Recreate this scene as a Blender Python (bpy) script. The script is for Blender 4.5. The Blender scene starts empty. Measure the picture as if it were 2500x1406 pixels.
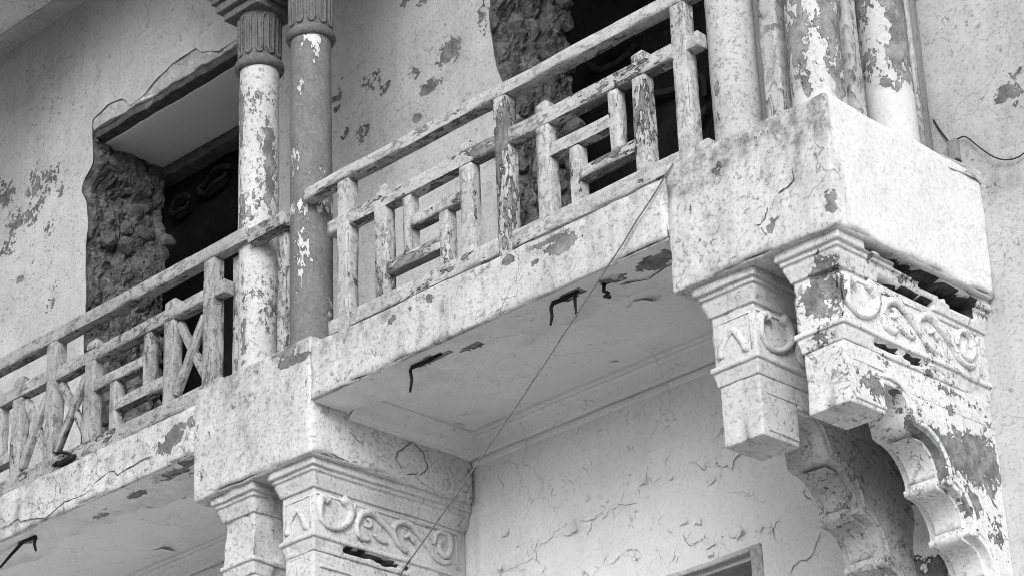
import bpy, math, random
import numpy as np
from mathutils import Matrix, Vector

random.seed(7)
SC = bpy.context.scene
COL = SC.collection
PI = math.pi

# ------------------------------------------------------------------ camera
YAW, PITCH, ROLL = -0.76113352, 0.44642282, -0.04106826
CAM = Vector((6.214, -8.756, -5.360))
fw = Vector((math.sin(YAW)*math.cos(PITCH), math.cos(YAW)*math.cos(PITCH), math.sin(PITCH)))
rt = Vector((math.cos(YAW), -math.sin(YAW), 0.0))
up = rt.cross(fw)
r2 = rt*math.cos(ROLL) + up*math.sin(ROLL)
u2 = -rt*math.sin(ROLL) + up*math.cos(ROLL)
cd = bpy.data.cameras.new('camera')
cd.sensor_fit = 'HORIZONTAL'; cd.sensor_width = 36.0
cd.lens = 36.0*6185.5/2500.0
cd.clip_start = 0.1; cd.clip_end = 500
co = bpy.data.objects.new('camera', cd)
M = Matrix.Identity(4)
for i in range(3):
    M[i][0] = r2[i]; M[i][1] = u2[i]; M[i][2] = -fw[i]; M[i][3] = CAM[i]
co.matrix_world = M
COL.objects.link(co); SC.camera = co

# ------------------------------------------------------------------ light
SUN_DIR = Vector((0.58, -0.66, 0.44)).normalized()      # towards the sun
SUN_EL = math.asin(SUN_DIR.z)
SUN_AZ = math.atan2(SUN_DIR.x, SUN_DIR.y)
W = bpy.data.worlds.new('World'); SC.world = W; W.use_nodes = True
wn = W.node_tree; wn.nodes.clear()
sky = wn.nodes.new('ShaderNodeTexSky'); sky.sky_type = 'NISHITA'; sky.sun_disc = False
sky.sun_elevation = SUN_EL; sky.sun_rotation = SUN_AZ
sky.air_density = 1.0; sky.dust_density = 5.0; sky.ozone_density = 1.0
bw = wn.nodes.new('ShaderNodeRGBToBW')
bg = wn.nodes.new('ShaderNodeBackground'); bg.inputs['Strength'].default_value = 0.15
wo = wn.nodes.new('ShaderNodeOutputWorld')
wn.links.new(sky.outputs[0], bw.inputs[0]); wn.links.new(bw.outputs[0], bg.inputs['Color'])
wn.links.new(bg.outputs[0], wo.inputs['Surface'])
sl = bpy.data.lights.new('sun', 'SUN'); sl.energy = 0.65; sl.angle = math.radians(30); sl.color = (1, 1, 1)
so = bpy.data.objects.new('sun', sl)
so.rotation_euler = SUN_DIR.to_track_quat('Z', 'Y').to_euler()
so.location = (8, -10, 12); COL.objects.link(so)
SC.view_settings.view_transform = 'Standard'; SC.view_settings.look = 'None'
SC.view_settings.exposure = 0.48; SC.view_settings.gamma = 1.0
SC.view_settings.use_curve_mapping = False
SC.cycles.use_denoising = True
SC.cycles.filter_width = 0.9
SC.cycles.max_bounces = 5; SC.cycles.diffuse_bounces = 4

# ------------------------------------------------------------------ numpy noise
def _h(ix, iy, iz, s):
    n = (ix.astype(np.int64)*374761393 + iy.astype(np.int64)*668265263 + iz.astype(np.int64)*2147483647 + s*1274126177) & 0xffffffff
    n = ((n ^ (n >> 13))*1274126177) & 0xffffffff
    n = ((n ^ (n >> 16))*2246822519) & 0xffffffff
    return ((n ^ (n >> 15)) & 0xffffff)/float(0xffffff)
def vn(p, s=0):
    p = np.asarray(p, float); i = np.floor(p).astype(np.int64); f = p-i; f = f*f*(3-2*f)
    x, y, z = i[:, 0], i[:, 1], i[:, 2]; a, b, c = f[:, 0], f[:, 1], f[:, 2]
    def L(u, v, t): return u+(v-u)*t
    r = L(L(L(_h(x, y, z, s), _h(x+1, y, z, s), a), L(_h(x, y+1, z, s), _h(x+1, y+1, z, s), a), b),
          L(L(_h(x, y, z+1, s), _h(x+1, y, z+1, s), a), L(_h(x, y+1, z+1, s), _h(x+1, y+1, z+1, s), a), b), c)
    return r*2-1
def fbm(p, sc=1.0, o=4, s=0, g=0.5):
    p = np.asarray(p, float)*sc; r = np.zeros(len(p)); a = 1.0; t = 0
    for k in range(o):
        r += a*vn(p+k*17.3, s+k*31); t += a; a *= g; p = p*2.03
    return r/t*1.5
def cell(p, sc=1.0, s=0):
    p = np.asarray(p, float)*sc; i = np.floor(p).astype(np.int64); d1 = np.full(len(p), 9.0); d2 = d1.copy()
    for dx in (-1, 0, 1):
        for dy in (-1, 0, 1):
            for dz in (-1, 0, 1):
                c = i+np.array([dx, dy, dz]); x, y, z = c[:, 0], c[:, 1], c[:, 2]
                q = c+np.stack([_h(x, y, z, s), _h(x, y, z, s+1), _h(x, y, z, s+2)], 1)
                d = np.sqrt(((q-p)**2).sum(1)); n1 = np.minimum(d1, d); d2 = np.minimum(np.maximum(d1, d), d2); d1 = n1
    return d1, d2
def vec_noise(p, sc, amp, s=0, o=3):
    return np.stack([fbm(p, sc, o, s), fbm(p, sc, o, s+101), fbm(p, sc, o, s+202)], 1)*amp

# ------------------------------------------------------------------ mesh helpers
def mesh(name, V, F, mat=None, attrs=None, smooth=True):
    V = np.asarray(V, np.float32); me = bpy.data.meshes.new(name)
    if isinstance(F, np.ndarray):
        n, k = F.shape
        me.vertices.add(len(V)); me.vertices.foreach_set('co', V.ravel())
        me.loops.add(n*k); me.loops.foreach_set('vertex_index', F.astype(np.int32).ravel())
        me.polygons.add(n); me.polygons.foreach_set('loop_start', np.arange(0, n*k, k, dtype=np.int32))
        me.update(calc_edges=True); me.validate()
    else:
        me.from_pydata([tuple(map(float, v)) for v in V], [], [tuple(map(int, f)) for f in F]); me.update()
    if attrs:
        for k, a in attrs.items():
            a = np.asarray(a, np.float32)
            if a.ndim == 2:
                at = me.attributes.new(k, 'FLOAT_VECTOR', 'POINT'); at.data.foreach_set('vector', a.ravel()); continue
            at = me.attributes.new(k, 'FLOAT', 'POINT'); at.data.foreach_set('value', a)
    me.polygons.foreach_set('use_smooth', [smooth]*len(me.polygons))
    if mat: me.materials.append(mat)
    return me
def obj(name, me, parent=None):
    o = bpy.data.objects.new(name, me); COL.objects.link(o)
    if parent is not None:
        o.parent = parent
        o.matrix_parent_inverse = Matrix.Translation(-parent.location)
    return o
def tag(o, label, cat, group=None):
    o['label'] = label; o['category'] = cat
    if group: o['group'] = group
    return o
def thing(name, label, cat, loc=(0, 0, 0), group=None):
    o = bpy.data.objects.new(name, None); o.location = loc; o.empty_display_size = 0.1; COL.objects.link(o)
    return tag(o, label, cat, group)
def struct(name, me):
    o = obj(name, me); o['kind'] = 'structure'; return o
def axis(lo, hi, step, r):
    n = max(1, int(round((hi-lo-2*r)/step)))
    return np.concatenate([[lo, lo+.4*r], np.linspace(lo+r, hi-r, n+1), [hi-.4*r, hi]])
def rbox(lo, hi, step=.03, r=.008):
    """rounded box, surface grid. returns V (rounded), F, N, edge (how many axes are out)"""
    lo = np.array(lo, float); hi = np.array(hi, float)
    ax = [axis(lo[i], hi[i], step if np.isscalar(step) else step[i], min(r, (hi[i]-lo[i])*.4)) for i in range(3)]
    Vs, Fs, off = [], [], 0
    for k in range(3):
        a, b = [(1, 2), (2, 0), (0, 1)][k]
        A, B = np.meshgrid(ax[a], ax[b], indexing='ij'); na, nb = A.shape
        for side, val in ((0, lo[k]), (1, hi[k])):
            P = np.zeros((na*nb, 3)); P[:, a] = A.ravel(); P[:, b] = B.ravel(); P[:, k] = val
            idx = np.arange(na*nb).reshape(na, nb)+off
            q = np.stack([idx[:-1, :-1], idx[1:, :-1], idx[1:, 1:], idx[:-1, 1:]], -1).reshape(-1, 4)
            if side == 0: q = q[:, ::-1]
            Vs.append(P); Fs.append(q); off += na*nb
    V = np.concatenate(Vs); F = np.concatenate(Fs)
    key = np.round(V*1e5).astype(np.int64)
    _, first, inv = np.unique(key, axis=0, return_index=True, return_inverse=True)
    inv = inv.reshape(-1); V = V[first]; F = inv[F]
    rr = np.minimum(r, (hi-lo)*.4)
    inner = np.clip(V, lo+rr, hi-rr); d = V-inner
    ln = np.linalg.norm(d/rr, axis=1, keepdims=True); N = d/np.maximum(np.linalg.norm(d, axis=1, keepdims=True), 1e-9)
    edge = (np.abs(d) > 1e-6).sum(1)
    V = inner+d/np.maximum(ln, 1e-9)
    return V, F, N, edge
def spots_val(P2, spots, k=1.0, sp=1.25):
    """bias >0 near each listed worn spot (u,v,ru,rv)"""
    r = np.full(len(P2), 0.0)
    for (u, v, a, b) in spots:
        d = np.sqrt(((P2[:, 0]-u)/(a*sp))**2+((P2[:, 1]-v)/(b*sp))**2)
        r = np.maximum(r, np.clip(1.25-d, 0, 1))
    return r*k
def grid(nu, nv):
    i = np.arange(nu*nv).reshape(nu, nv)
    return np.stack([i[:-1, :-1], i[1:, :-1], i[1:, 1:], i[:-1, 1:]], -1).reshape(-1, 4)
def tube(path, rad, n=8, flat=1.0, flatdir=None, cap=True, smooth_n=3):
    P = np.array(path, float)
    if smooth_n > 1 and len(P) > 2:                     # Catmull-Rom
        Q = np.vstack([2*P[0]-P[1], P, 2*P[-1]-P[-2]]); out = []
        for i in range(1, len(Q)-2):
            for t in np.linspace(0, 1, smooth_n, endpoint=False):
                a, b, c, d = Q[i-1:i+3]
                out.append(.5*((2*b)+(c-a)*t+(2*a-5*b+4*c-d)*t*t+(3*b-a-3*c+d)*t**3))
        out.append(P[-1]); P = np.array(out)
    m = len(P); T = np.gradient(P, axis=0); T /= np.maximum(np.linalg.norm(T, axis=1, keepdims=True), 1e-9)
    ref = np.array(flatdir if flatdir is not None else (0.13, .31, .94), float)
    rad = np.broadcast_to(np.asarray(rad, float), (m,)) if np.ndim(rad) == 0 or len(np.atleast_1d(rad)) == m else np.interp(np.linspace(0, 1, m), np.linspace(0, 1, len(rad)), rad)
    V = []
    for i in range(m):
        b = np.cross(T[i], ref); nb = np.linalg.norm(b)
        b = b/nb if nb > 1e-6 else np.array([1., 0, 0]); c = np.cross(b, T[i])
        for k in range(n):
            a = 2*PI*k/n
            V.append(P[i]+rad[i]*(math.cos(a)*b+math.sin(a)*flat*c))
    V = np.array(V); F = []
    for i in range(m-1):
        for k in range(n):
            F.append((i*n+k, i*n+(k+1) % n, (i+1)*n+(k+1) % n, (i+1)*n+k))
    if cap:
        F.append(tuple(range(n-1, -1, -1))); F.append(tuple((m-1)*n+k for k in range(n)))
    return V, F
def merge(parts):
    V, F, o = [], [], 0
    for v, f in parts:
        V.append(np.asarray(v)); F += [tuple(int(i)+o for i in q) for q in f]; o += len(v)
    return np.concatenate(V), F

# ------------------------------------------------------------------ materials (all greys: a monochrome photograph)
class NT:
    def __init__(s, name):
        s.m = bpy.data.materials.new(name); s.m.use_nodes = True; s.t = s.m.node_tree; s.t.nodes.clear()
        s.out = s.t.nodes.new('ShaderNodeOutputMaterial'); s.b = s.t.nodes.new('ShaderNodeBsdfPrincipled')
        s.t.links.new(s.b.outputs[0], s.out.inputs[0])
        s.pos = s.t.nodes.new('ShaderNodeNewGeometry').outputs['Position']
    def put(s, sock, v):
        if isinstance(v, (int, float)): sock.default_value = v
        elif isinstance(v, tuple): sock.default_value = v
        else: s.t.links.new(v, sock)
    def math(s, op, a, b=0.0, c=0.0, clamp=False):
        n = s.t.nodes.new('ShaderNodeMath'); n.operation = op; n.use_clamp = clamp
        s.put(n.inputs[0], a); s.put(n.inputs[1], b); s.put(n.inputs[2], c); return n.outputs[0]
    def vmul(s, v, t):
        n = s.t.nodes.new('ShaderNodeVectorMath'); n.operation = 'MULTIPLY'; s.put(n.inputs[0], v); s.put(n.inputs[1], t); return n.outputs[0]
    def vadd(s, v, t):
        n = s.t.nodes.new('ShaderNodeVectorMath'); n.operation = 'ADD'; s.put(n.inputs[0], v); s.put(n.inputs[1], t); return n.outputs[0]
    def noise(s, vec, scale, detail=4, rough=.55, dist=0.0, color=False):
        n = s.t.nodes.new('ShaderNodeTexNoise'); s.put(n.inputs['Vector'], vec); n.inputs['Scale'].default_value = scale
        n.inputs['Detail'].default_value = detail; n.inputs['Roughness'].default_value = rough; n.inputs['Distortion'].default_value = dist
        return n.outputs[1 if color else 0]
    def voro(s, vec, scale):
        n = s.t.nodes.new('ShaderNodeTexVoronoi'); n.feature = 'DISTANCE_TO_EDGE'; s.put(n.inputs['Vector'], vec); n.inputs['Scale'].default_value = scale
        return n.outputs[0]
    def rng(s, v, a, b, c=0.0, d=1.0, smooth=False):
        n = s.t.nodes.new('ShaderNodeMapRange'); n.clamp = True
        if smooth: n.interpolation_type = 'SMOOTHSTEP'
        s.put(n.inputs[0], v); n.inputs[1].default_value = a; n.inputs[2].default_value = b
        n.inputs[3].default_value = c; n.inputs[4].default_value = d; return n.outputs[0]
    def mix(s, f, a, b):                       # scalar mix
        n = s.t.nodes.new('ShaderNodeMix'); n.data_type = 'FLOAT'; s.put(n.inputs[0], f); s.put(n.inputs[2], a); s.put(n.inputs[3], b); return n.outputs[0]
    def attr(s, name):
        n = s.t.nodes.new('ShaderNodeAttribute'); n.attribute_name = name; return n.outputs['Fac']
    def vattr(s, name):
        n = s.t.nodes.new('ShaderNodeAttribute'); n.attribute_name = name; return n.outputs['Vector']
    def finish(s, col, height=None, bump=.4, dist=.01, rough=.9):
        s.t.links.new(col, s.b.inputs['Base Color'])
        s.b.inputs['Roughness'].default_value = rough
        if 'Specular IOR Level' in s.b.inputs: s.b.inputs['Specular IOR Level'].default_value = .2
        if height is not None:
            n = s.t.nodes.new('ShaderNodeBump'); n.inputs['Strength'].default_value = bump; n.inputs['Distance'].default_value = dist
            s.put(n.inputs['Height'], height); s.t.links.new(n.outputs[0], s.b.inputs['Normal'])
        return s.m

def paint(name, light, dark, thr=.66, ps=3.0, stretch=(1, 1, 1), fine=.18, grime=.3, gs=1.3, crack=.6, cs=13.0, cw=.05,
          speck=.25, ss=40.0, longc=.5, streak=.0, bump=.5, dist=.012, rough=.9, cstretch=None, soft=.018, cover=.50, lip=.55, grain=False, clus=.06, layer=(.72, 1.35), stain=.22):
    T = NT(name); P = T.pos
    G = T.vattr('grain') if grain else P
    Q = T.vmul(G, stretch)
    n1 = T.noise(Q, ps, 5, .6); n2 = T.noise(Q, ps*7, 3, .6)
    v = T.math('ADD', T.math('ADD', n1, T.math('MULTIPLY', T.math('SUBTRACT', n2, .5), fine*2)), T.attr('peel'))
    mask = T.rng(v, thr, thr+soft)
    edge = T.math('MULTIPLY', mask, T.rng(v, thr+soft*1.2, thr+.055, 1.0, 0.0))      # shadow under the lifted lip, painted as a dark line
    # wrinkled, lifted paint: broken contour lines
    R = T.vmul(G, cstretch or stretch)
    c1 = T.noise(R, cs, 3, .55, .5)
    crk = None
    if crack > 0:
        line = T.rng(T.math('ABSOLUTE', T.math('SUBTRACT', c1, .5)), 0.0, cw, 1.0, 0.0)
        gate = T.math('MULTIPLY', T.rng(T.noise(T.vadd(P, (3.1, 1.7, 9.2)), cs*1.05, 3, .65), cover, cover+.05), T.rng(T.noise(T.vadd(P, (1.1, 6.7, 2.2)), 1.7, 4, .65), .46, .57, clus, 1.0))
        crk = T.math('MULTIPLY', T.math('MULTIPLY', line, gate), crack)
    if longc > 0:
        wv = T.vadd(P, T.vmul(T.noise(P, 5.0, 3, .6, 0, True), (.22, .22, .22)))
        lc = T.rng(T.voro(wv, 2.3), 0.0, .011, 1.0, 0.0)
        lg = T.rng(T.noise(T.vadd(P, (7.7, 2.2, 4.1)), 1.4, 2), .50, .56)
        lc = T.math('MULTIPLY', T.math('MULTIPLY', lc, lg), longc)
        crk = lc if crk is None else T.math('MAXIMUM', crk, lc)
    # dirt
    g1 = T.rng(T.noise(P, gs, 5, .65), .42, .72)
    gn = T.rng(T.noise(T.vadd(P, (5, 5, 5)), 11, 5, .7), .33, .62)
    gr = T.math('ADD', T.math('MULTIPLY', g1, grime), T.math('MULTIPLY', T.attr('grime'), gn), clamp=True)
    if streak > 0:
        g3 = T.rng(T.noise(T.vmul(P, (9, 9, .7)), 1.6, 4, .6), .48, .75)
        gr = T.math('ADD', gr, T.math('MULTIPLY', g3, streak), clamp=True)
    st1 = T.rng(T.noise(T.vadd(P, T.vmul(T.noise(P, 1.3, 2, .5, 0, True), (.6, .6, .6))), .9, 6, .7), .50, .66)
    gr = T.math('ADD', gr, T.math('MULTIPLY', st1, stain), clamp=True)
    gr = T.math('MULTIPLY', gr, T.rng(T.attr('peel'), -.25, -.05, .2, 1.0))
    sp = T.noise(P, ss, 4, .75); sp2 = T.rng(sp, .54, .62)
    wash = T.rng(T.attr('peel'), -.05, -.25, 0.0, 1.0)                                # fresh whitewash
    light_c = T.mix(gr, T.mix(wash, light, min(.85, light*1.12)), light*.38)
    light_c = T.math('MULTIPLY', light_c, T.math('SUBTRACT', 1.0, T.math('MULTIPLY', T.math('MULTIPLY', sp2, speck), T.rng(T.attr('peel'), -.25, -.05, .45, 1.0))))
    light_c = T.math('MULTIPLY', light_c, T.rng(sp, .30, .50, 1+speck*.25, 1.0))
    grit = T.rng(T.noise(P, 165, 2, .8), .3, .7, .90, 1.10)
    lay = T.rng(T.noise(T.vadd(Q, (4.4, 4.4, 4.4)), ps*2.3, 4, .65), .40, .60)
    dk = T.math('MULTIPLY', T.mix(lay, dark*layer[0], dark*layer[1]), T.rng(sp, .3, .7, .72, 1.25))
    dk = T.math('MULTIPLY', dk, T.math('SUBTRACT', 1.0, T.math('MULTIPLY', edge, lip)))
    col = T.math('MULTIPLY', T.mix(mask, T.math('MINIMUM', light_c, .85), dk), grit)
    if crk is not None:
        crk = T.math('MULTIPLY', T.math('MULTIPLY', crk, T.rng(T.attr('peel'), -.25, -.05, .3, 1.0)), T.math('SUBTRACT', 1.0, T.math('MULTIPLY', mask, .6)), clamp=True)
        col = T.math('MULTIPLY', col, T.math('SUBTRACT', 1.0, T.math('MULTIPLY', crk, .85)))
    h = T.math('ADD', T.math('MULTIPLY', T.math('SUBTRACT', 1.0, mask), .7), T.math('ADD', T.math('MULTIPLY', c1, .7), T.math('MULTIPLY', sp, .35)))
    return T.finish(col, h, bump, dist, rough)

def rough_stone(name, a, b, sc=9, bump=.9):
    T = NT(name); n = T.noise(T.pos, sc, 8, .68, .3); m = T.noise(T.pos, sc*5, 5, .7)
    c = T.math('MULTIPLY', T.mix(T.rng(n, .35, .68), a, b), T.rng(m, .3, .7, .65, 1.25))
    pl = T.rng(T.noise(T.vadd(T.pos, (2, 8, 1)), 3.2, 5, .65), .66, .70)
    c = T.mix(pl, c, b*1.25)
    return T.finish(c, T.math('ADD', n, T.math('MULTIPLY', m, .5)), bump, .03, .95)

M_FASCIA = paint('plaster_fascia', .62, .19, thr=.80, ps=3.2, fine=.28, grime=.30, gs=1.4, crack=.85, cs=14, speck=.42, ss=40, longc=.7, streak=.32, cover=.53)
M_WALL = paint('plaster_wall', .50, .145, thr=.80, ps=3.5, fine=.36, grime=.36, gs=.9, crack=.65, cs=13, speck=.26, ss=46, longc=.35, streak=.16, cover=.56, lip=.4)
M_WALL_LOW = paint('plaster_wall_sheltered', .74, .15, thr=.95, ps=3.5, grime=.16, gs=1.0, crack=.8, cs=10, cw=.035, speck=.16, ss=46, longc=.35, streak=.08, cover=.57)
M_CEIL = paint('ceiling_paint', .80, .22, thr=.84, ps=3.0, grime=.14, gs=1.2, crack=.6, cs=7, cw=.025, speck=.12, ss=55, longc=.30, bump=.25, cover=.60)
M_BRACKET = paint('plaster_bracket', .56, .19, thr=.78, ps=5, grime=.34, gs=2.6, crack=.85, cs=17, speck=.36, ss=45, longc=.5, cover=.52)
M_BRACKET_SHADED = paint('plaster_bracket_shaded', .48, .13, thr=.70, ps=5, fine=.3, grime=.5, gs=2.6, crack=.95, cs=16, speck=.4, ss=45, longc=.6, cover=.48)  # darker bracket plaster: shade from the end bracket put into the colour
M_BRACKET_PEELED = paint('plaster_bracket_peeled', .68, .18, thr=.66, ps=6, fine=.28, grime=.24, gs=2.4, crack=.95, cs=17, cw=.06, speck=.28, ss=48, longc=.8, cover=.50, lip=.75)
M_COLA = paint('column_flaked_white', .54, .19, thr=.60, ps=5, stretch=(1, 1, .55), fine=.3, grime=.2, crack=.3, cs=20, speck=.55, ss=30, longc=.1)
M_COLB = paint('column_bare_grey', .54, .165, thr=.30, ps=6, stretch=(1, 1, .5), fine=.3, grime=.1, crack=.3, cs=20, speck=.2, ss=45, longc=.05, bump=.35, layer=(.92, 1.10))
M_COLC = paint('column_white', .43, .18, thr=.74, ps=5, stretch=(1, 1, .6), grime=.30, gs=2, crack=.4, cs=22, speck=.45, ss=40, longc=.3)
M_COLD = paint('column_patchy', .50, .20, thr=.47, ps=5.0, stretch=(1, 1, .6), fine=.34, grime=.14, crack=.5, cs=22, speck=.25, ss=45, longc=.1, lip=.6)
M_CAP = paint('capital_stone', .155, .11, thr=.62, ps=9, grime=.5, gs=5, crack=.4, cs=22, speck=.4, ss=45, longc=.0)
M_WOOD = paint('wood_white_flaking', .47, .19, thr=.645, ps=4.0, fine=.30, grime=.34, gs=4, crack=.85, cs=19, cw=.08, speck=.32, ss=50, longc=.3, bump=.9, cover=.45, lip=.8, grain=True, clus=.45)
M_WOOD_L = paint('wood_grey_flaking', .36, .16, thr=.69, ps=3.6, fine=.28, grime=.50, gs=3.5, crack=.85, cs=17, cw=.08, speck=.38, ss=45, longc=.3, bump=.9, cover=.44, lip=.8, grain=True, clus=.45)
M_POST = paint('post_cream', .44, .14, thr=.70, ps=6, stretch=(1, 1, .35), fine=.25, grime=.4, gs=3, crack=1.0, cs=18, cw=.09, cstretch=(1, 1, .3), speck=.25, ss=50, longc=.4, cover=.45, clus=.45)
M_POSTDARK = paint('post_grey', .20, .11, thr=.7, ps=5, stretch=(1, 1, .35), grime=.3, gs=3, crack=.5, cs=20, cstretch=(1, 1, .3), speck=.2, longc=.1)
M_STONE = rough_stone('rubble_stone', .07, .22, 9, 1.0)
M_STONE2 = rough_stone('rubble_stone_dark', .05, .17, 10, 1.0)
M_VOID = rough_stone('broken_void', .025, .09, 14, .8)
M_RUBBLE = rough_stone('rubble', .05, .19, 9, 1.0)
M_CORE_PALE = rough_stone('broken_plaster_pale', .34, .52, 10, .8)
M_CORE = rough_stone('broken_plaster_core', .16, .40, 13, .9)
M_LINTEL = rough_stone('old_timber', .05, .13, 14, .6)
M_INSIDE = rough_stone('room_gloom', .012, .03, 4, .4)  # near-black colour stands in for the darkness of the unlit rooms
M_SMEAR = rough_stone('room_smear', .025, .06, 12, .4)
M_SOFFIT = paint('lintel_board', .80, .2, thr=.95, ps=3, grime=.05, crack=.0, speck=.05, longc=.0, bump=.15)
M_IRON = rough_stone('rusted_iron', .012, .03, 30, .4)
M_GAP = rough_stone('deep_crack', .05, .12, 30, .3)
M_WIRE = rough_stone('wire_grey', .10, .22, 40, .2)
M_CABLE = rough_stone('cable_dark', .03, .05, 40, .2)
M_CLIP = rough_stone('clip_grey', .2, .28, 30, .2)
M_GROUND = rough_stone('street_dust', .36, .36, .7, .3)
M_UPPER = paint('upper_plaster', .84, .2, thr=.72, ps=2.5, grime=.25, crack=.5, longc=.4)

# ------------------------------------------------------------------ measured wear (world metres on each face)
SP_WALL = [(-8.576,3.900,0.397,0.204),(-8.731,3.798,0.188,0.093),(-8.770,3.615,0.150,0.092),(-8.395,3.990,0.133,0.111),(-8.120,3.845,0.052,0.102),(-8.236,3.625,0.078,0.102),(-8.148,2.966,0.081,0.112),(-8.750,4.041,0.217,0.113),(-8.580,3.262,0.042,0.03),(-8.454,3.355,0.042,0.03),(-4.576,3.277,0.138,0.094),(-4.457,3.162,0.078,0.062),(-4.199,3.159,0.076,0.056),(-3.849,3.175,0.082,0.076),(-4.048,2.985,0.101,0.037),(-4.946,3.294,0.061,0.048),(-4.882,3.443,0.037,0.03),(-4.770,3.474,0.03,0.03),(-3.540,3.298,0.051,0.151),(-4.664,2.890,0.039,0.062),(-4.151,2.798,0.037,0.030),(-4.262,3.744,0.047,0.03),(-4.085,3.661,0.046,0.03),(-4.947,3.215,0.049,0.032),(-4.704,2.922,0.031,0.047),(-4.867,2.975,0.03,0.038),(0.267,1.136,0.065,0.092),(0.212,1.111,0.070,0.058),(0.099,-0.257,0.031,0.039)]
SP_FASCIA = [(-3.045,0.580,0.082,0.060),(-2.906,0.581,0.02,0.035),(-2.148,0.601,0.081,0.038),(-1.759,0.551,0.124,0.042),(-1.970,0.522,0.034,0.02),(-0.367,0.157,0.038,0.068),(-0.408,0.128,0.033,0.039),(-0.047,0.109,0.036,0.084),(-5.052,0.447,0.082,0.070),(-4.975,0.489,0.067,0.059),(-4.801,0.518,0.051,0.053),(-4.898,0.531,0.022,0.021),(-3.945,0.611,0.119,0.036),(-3.801,0.601,0.084,0.031),(-3.774,0.413,0.02,0.025),(-4.764,0.271,0.02,0.037),(-4.726,0.137,0.036,0.042),(-6.121,0.474,0.025,0.045),(-3.451,0.583,0.026,0.025),(-2.749,0.575,0.02,0.061),(-1.875,0.607,0.167,0.02),(-0.695,0.523,0.062,0.078),(-3.981,0.688,0.137,0.026)]
SP_R2 = [(0.317,-0.712,0.075,0.075),(0.513,-0.689,0.032,0.045),(0.620,-0.817,0.083,0.089),(0.804,-0.884,0.147,0.090),(1.045,-0.853,0.203,0.114),(1.131,-0.937,0.135,0.137),(1.185,-1.009,0.051,0.091),(0.786,-0.983,0.130,0.089),(0.946,-0.664,0.067,0.032),(0.440,-0.551,0.079,0.023),(0.964,-0.573,0.135,0.02),(1.133,-0.580,0.103,0.02),(1.059,-1.124,0.083,0.067)]
SCROLL = {
 'U':[(0.211,-0.220),(0.188,-0.207),(0.154,-0.223),(0.144,-0.284),(0.160,-0.339),(0.200,-0.370),(0.261,-0.374),(0.321,-0.349),(0.369,-0.305),(0.384,-0.253),(0.360,-0.205),(0.316,-0.183)],
 'leaf1':[(0.419,-0.191),(0.401,-0.238),(0.418,-0.261)],
 'S2':[(0.526,-0.374),(0.478,-0.385),(0.437,-0.365),(0.424,-0.314),(0.452,-0.253),(0.508,-0.218),(0.563,-0.216),(0.618,-0.246),(0.673,-0.282),(0.722,-0.325),(0.770,-0.369),(0.819,-0.387)],
 'cur2':[(0.493,-0.300),(0.527,-0.298),(0.535,-0.266),(0.507,-0.259)],
 'leaf2':[(0.554,-0.337),(0.602,-0.359),(0.665,-0.371)],
 'S3b':[(0.756,-0.361),(0.715,-0.316),(0.709,-0.268),(0.738,-0.234),(0.788,-0.211),(0.845,-0.214),(0.894,-0.241),(0.943,-0.277),(1.000,-0.325),(1.034,-0.365),(1.105,-0.388),(1.168,-0.365)],
 'leaf3':[(0.80,-.30),(.84,-.275),(.87,-.32)],
 'ring':[(1.036,-0.291),(1.056,-0.222),(1.111,-0.200),(1.165,-0.224),(1.168,-0.288),(1.130,-0.340),(1.090,-0.330),(1.08,-.285),(1.11,-.26)]}
MOTIF = [(-0.095,-0.386),(-0.087,-0.340),(-0.055,-0.295),(-0.028,-0.270),(-0.002,-0.264),(0.024,-0.295),(0.052,-0.346),(0.061,-0.380),(0.083,-0.383)]
CRACKS_F = [[(-6.751,0.388),(-6.654,0.390),(-6.560,0.408),(-6.525,0.378),(-6.413,0.361),(-6.254,0.325),(-6.148,0.353),(-6.057,0.376),(-5.904,0.361),(-5.784,0.374),(-5.756,0.404),(-5.609,0.438),(-5.549,0.425),(-5.518,0.391),(-5.431,0.404),(-5.287,0.417),(-5.172,0.411)],
  [(-0.397,0.232),(-0.412,0.199),(-0.423,0.174),(-0.449,0.160),(-0.498,0.171),(-0.548,0.167)],
  [(-0.229,0.362),(-0.225,0.329),(-0.231,0.307),(-0.268,0.290),(-0.330,0.277)],
  [(-0.447,0.144),(-0.441,0.121),(-0.416,0.087),(-0.397,0.030)],
  [(-0.874,0.433),(-0.874,0.411),(-0.885,0.382)], [(-0.503,0.074),(-0.568,0.048),(-0.651,0.047)]]
CRACKS_W = [[(-1.221,-0.887),(-1.266,-0.939),(-1.296,-0.995),(-1.380,-1.004),(-1.433,-1.039),(-1.451,-1.066)],
  [(-2.360,-0.676),(-2.293,-0.660),(-2.220,-0.685),(-2.145,-0.676)],[(-2.074,-0.721),(-1.981,-0.730),(-1.925,-0.700)],
  [(-1.984,-0.763),(-1.861,-0.781),(-1.844,-0.819)],[(-1.855,-0.832),(-1.783,-0.828),(-1.698,-0.793),(-1.655,-0.772),(-1.549,-0.724),(-1.574,-0.770),(-1.597,-0.797)],
  [(-1.475,-0.737),(-1.536,-0.793),(-1.518,-0.864)],[(-1.298,-0.619),(-1.308,-0.666),(-1.242,-0.734)],
  [(-3.638,-0.466),(-3.408,-0.465),(-3.301,-0.468),(-3.252,-0.428)],[(-2.589,-0.633),(-2.537,-0.674),(-2.461,-0.682),(-2.383,-0.669),(-2.243,-0.674),(-2.136,-0.674)],
  [(-3.047,-0.342),(-2.826,-0.325),(-2.735,-0.325)],[(-3.510,0.152),(-3.503,-0.064)]]
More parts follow.
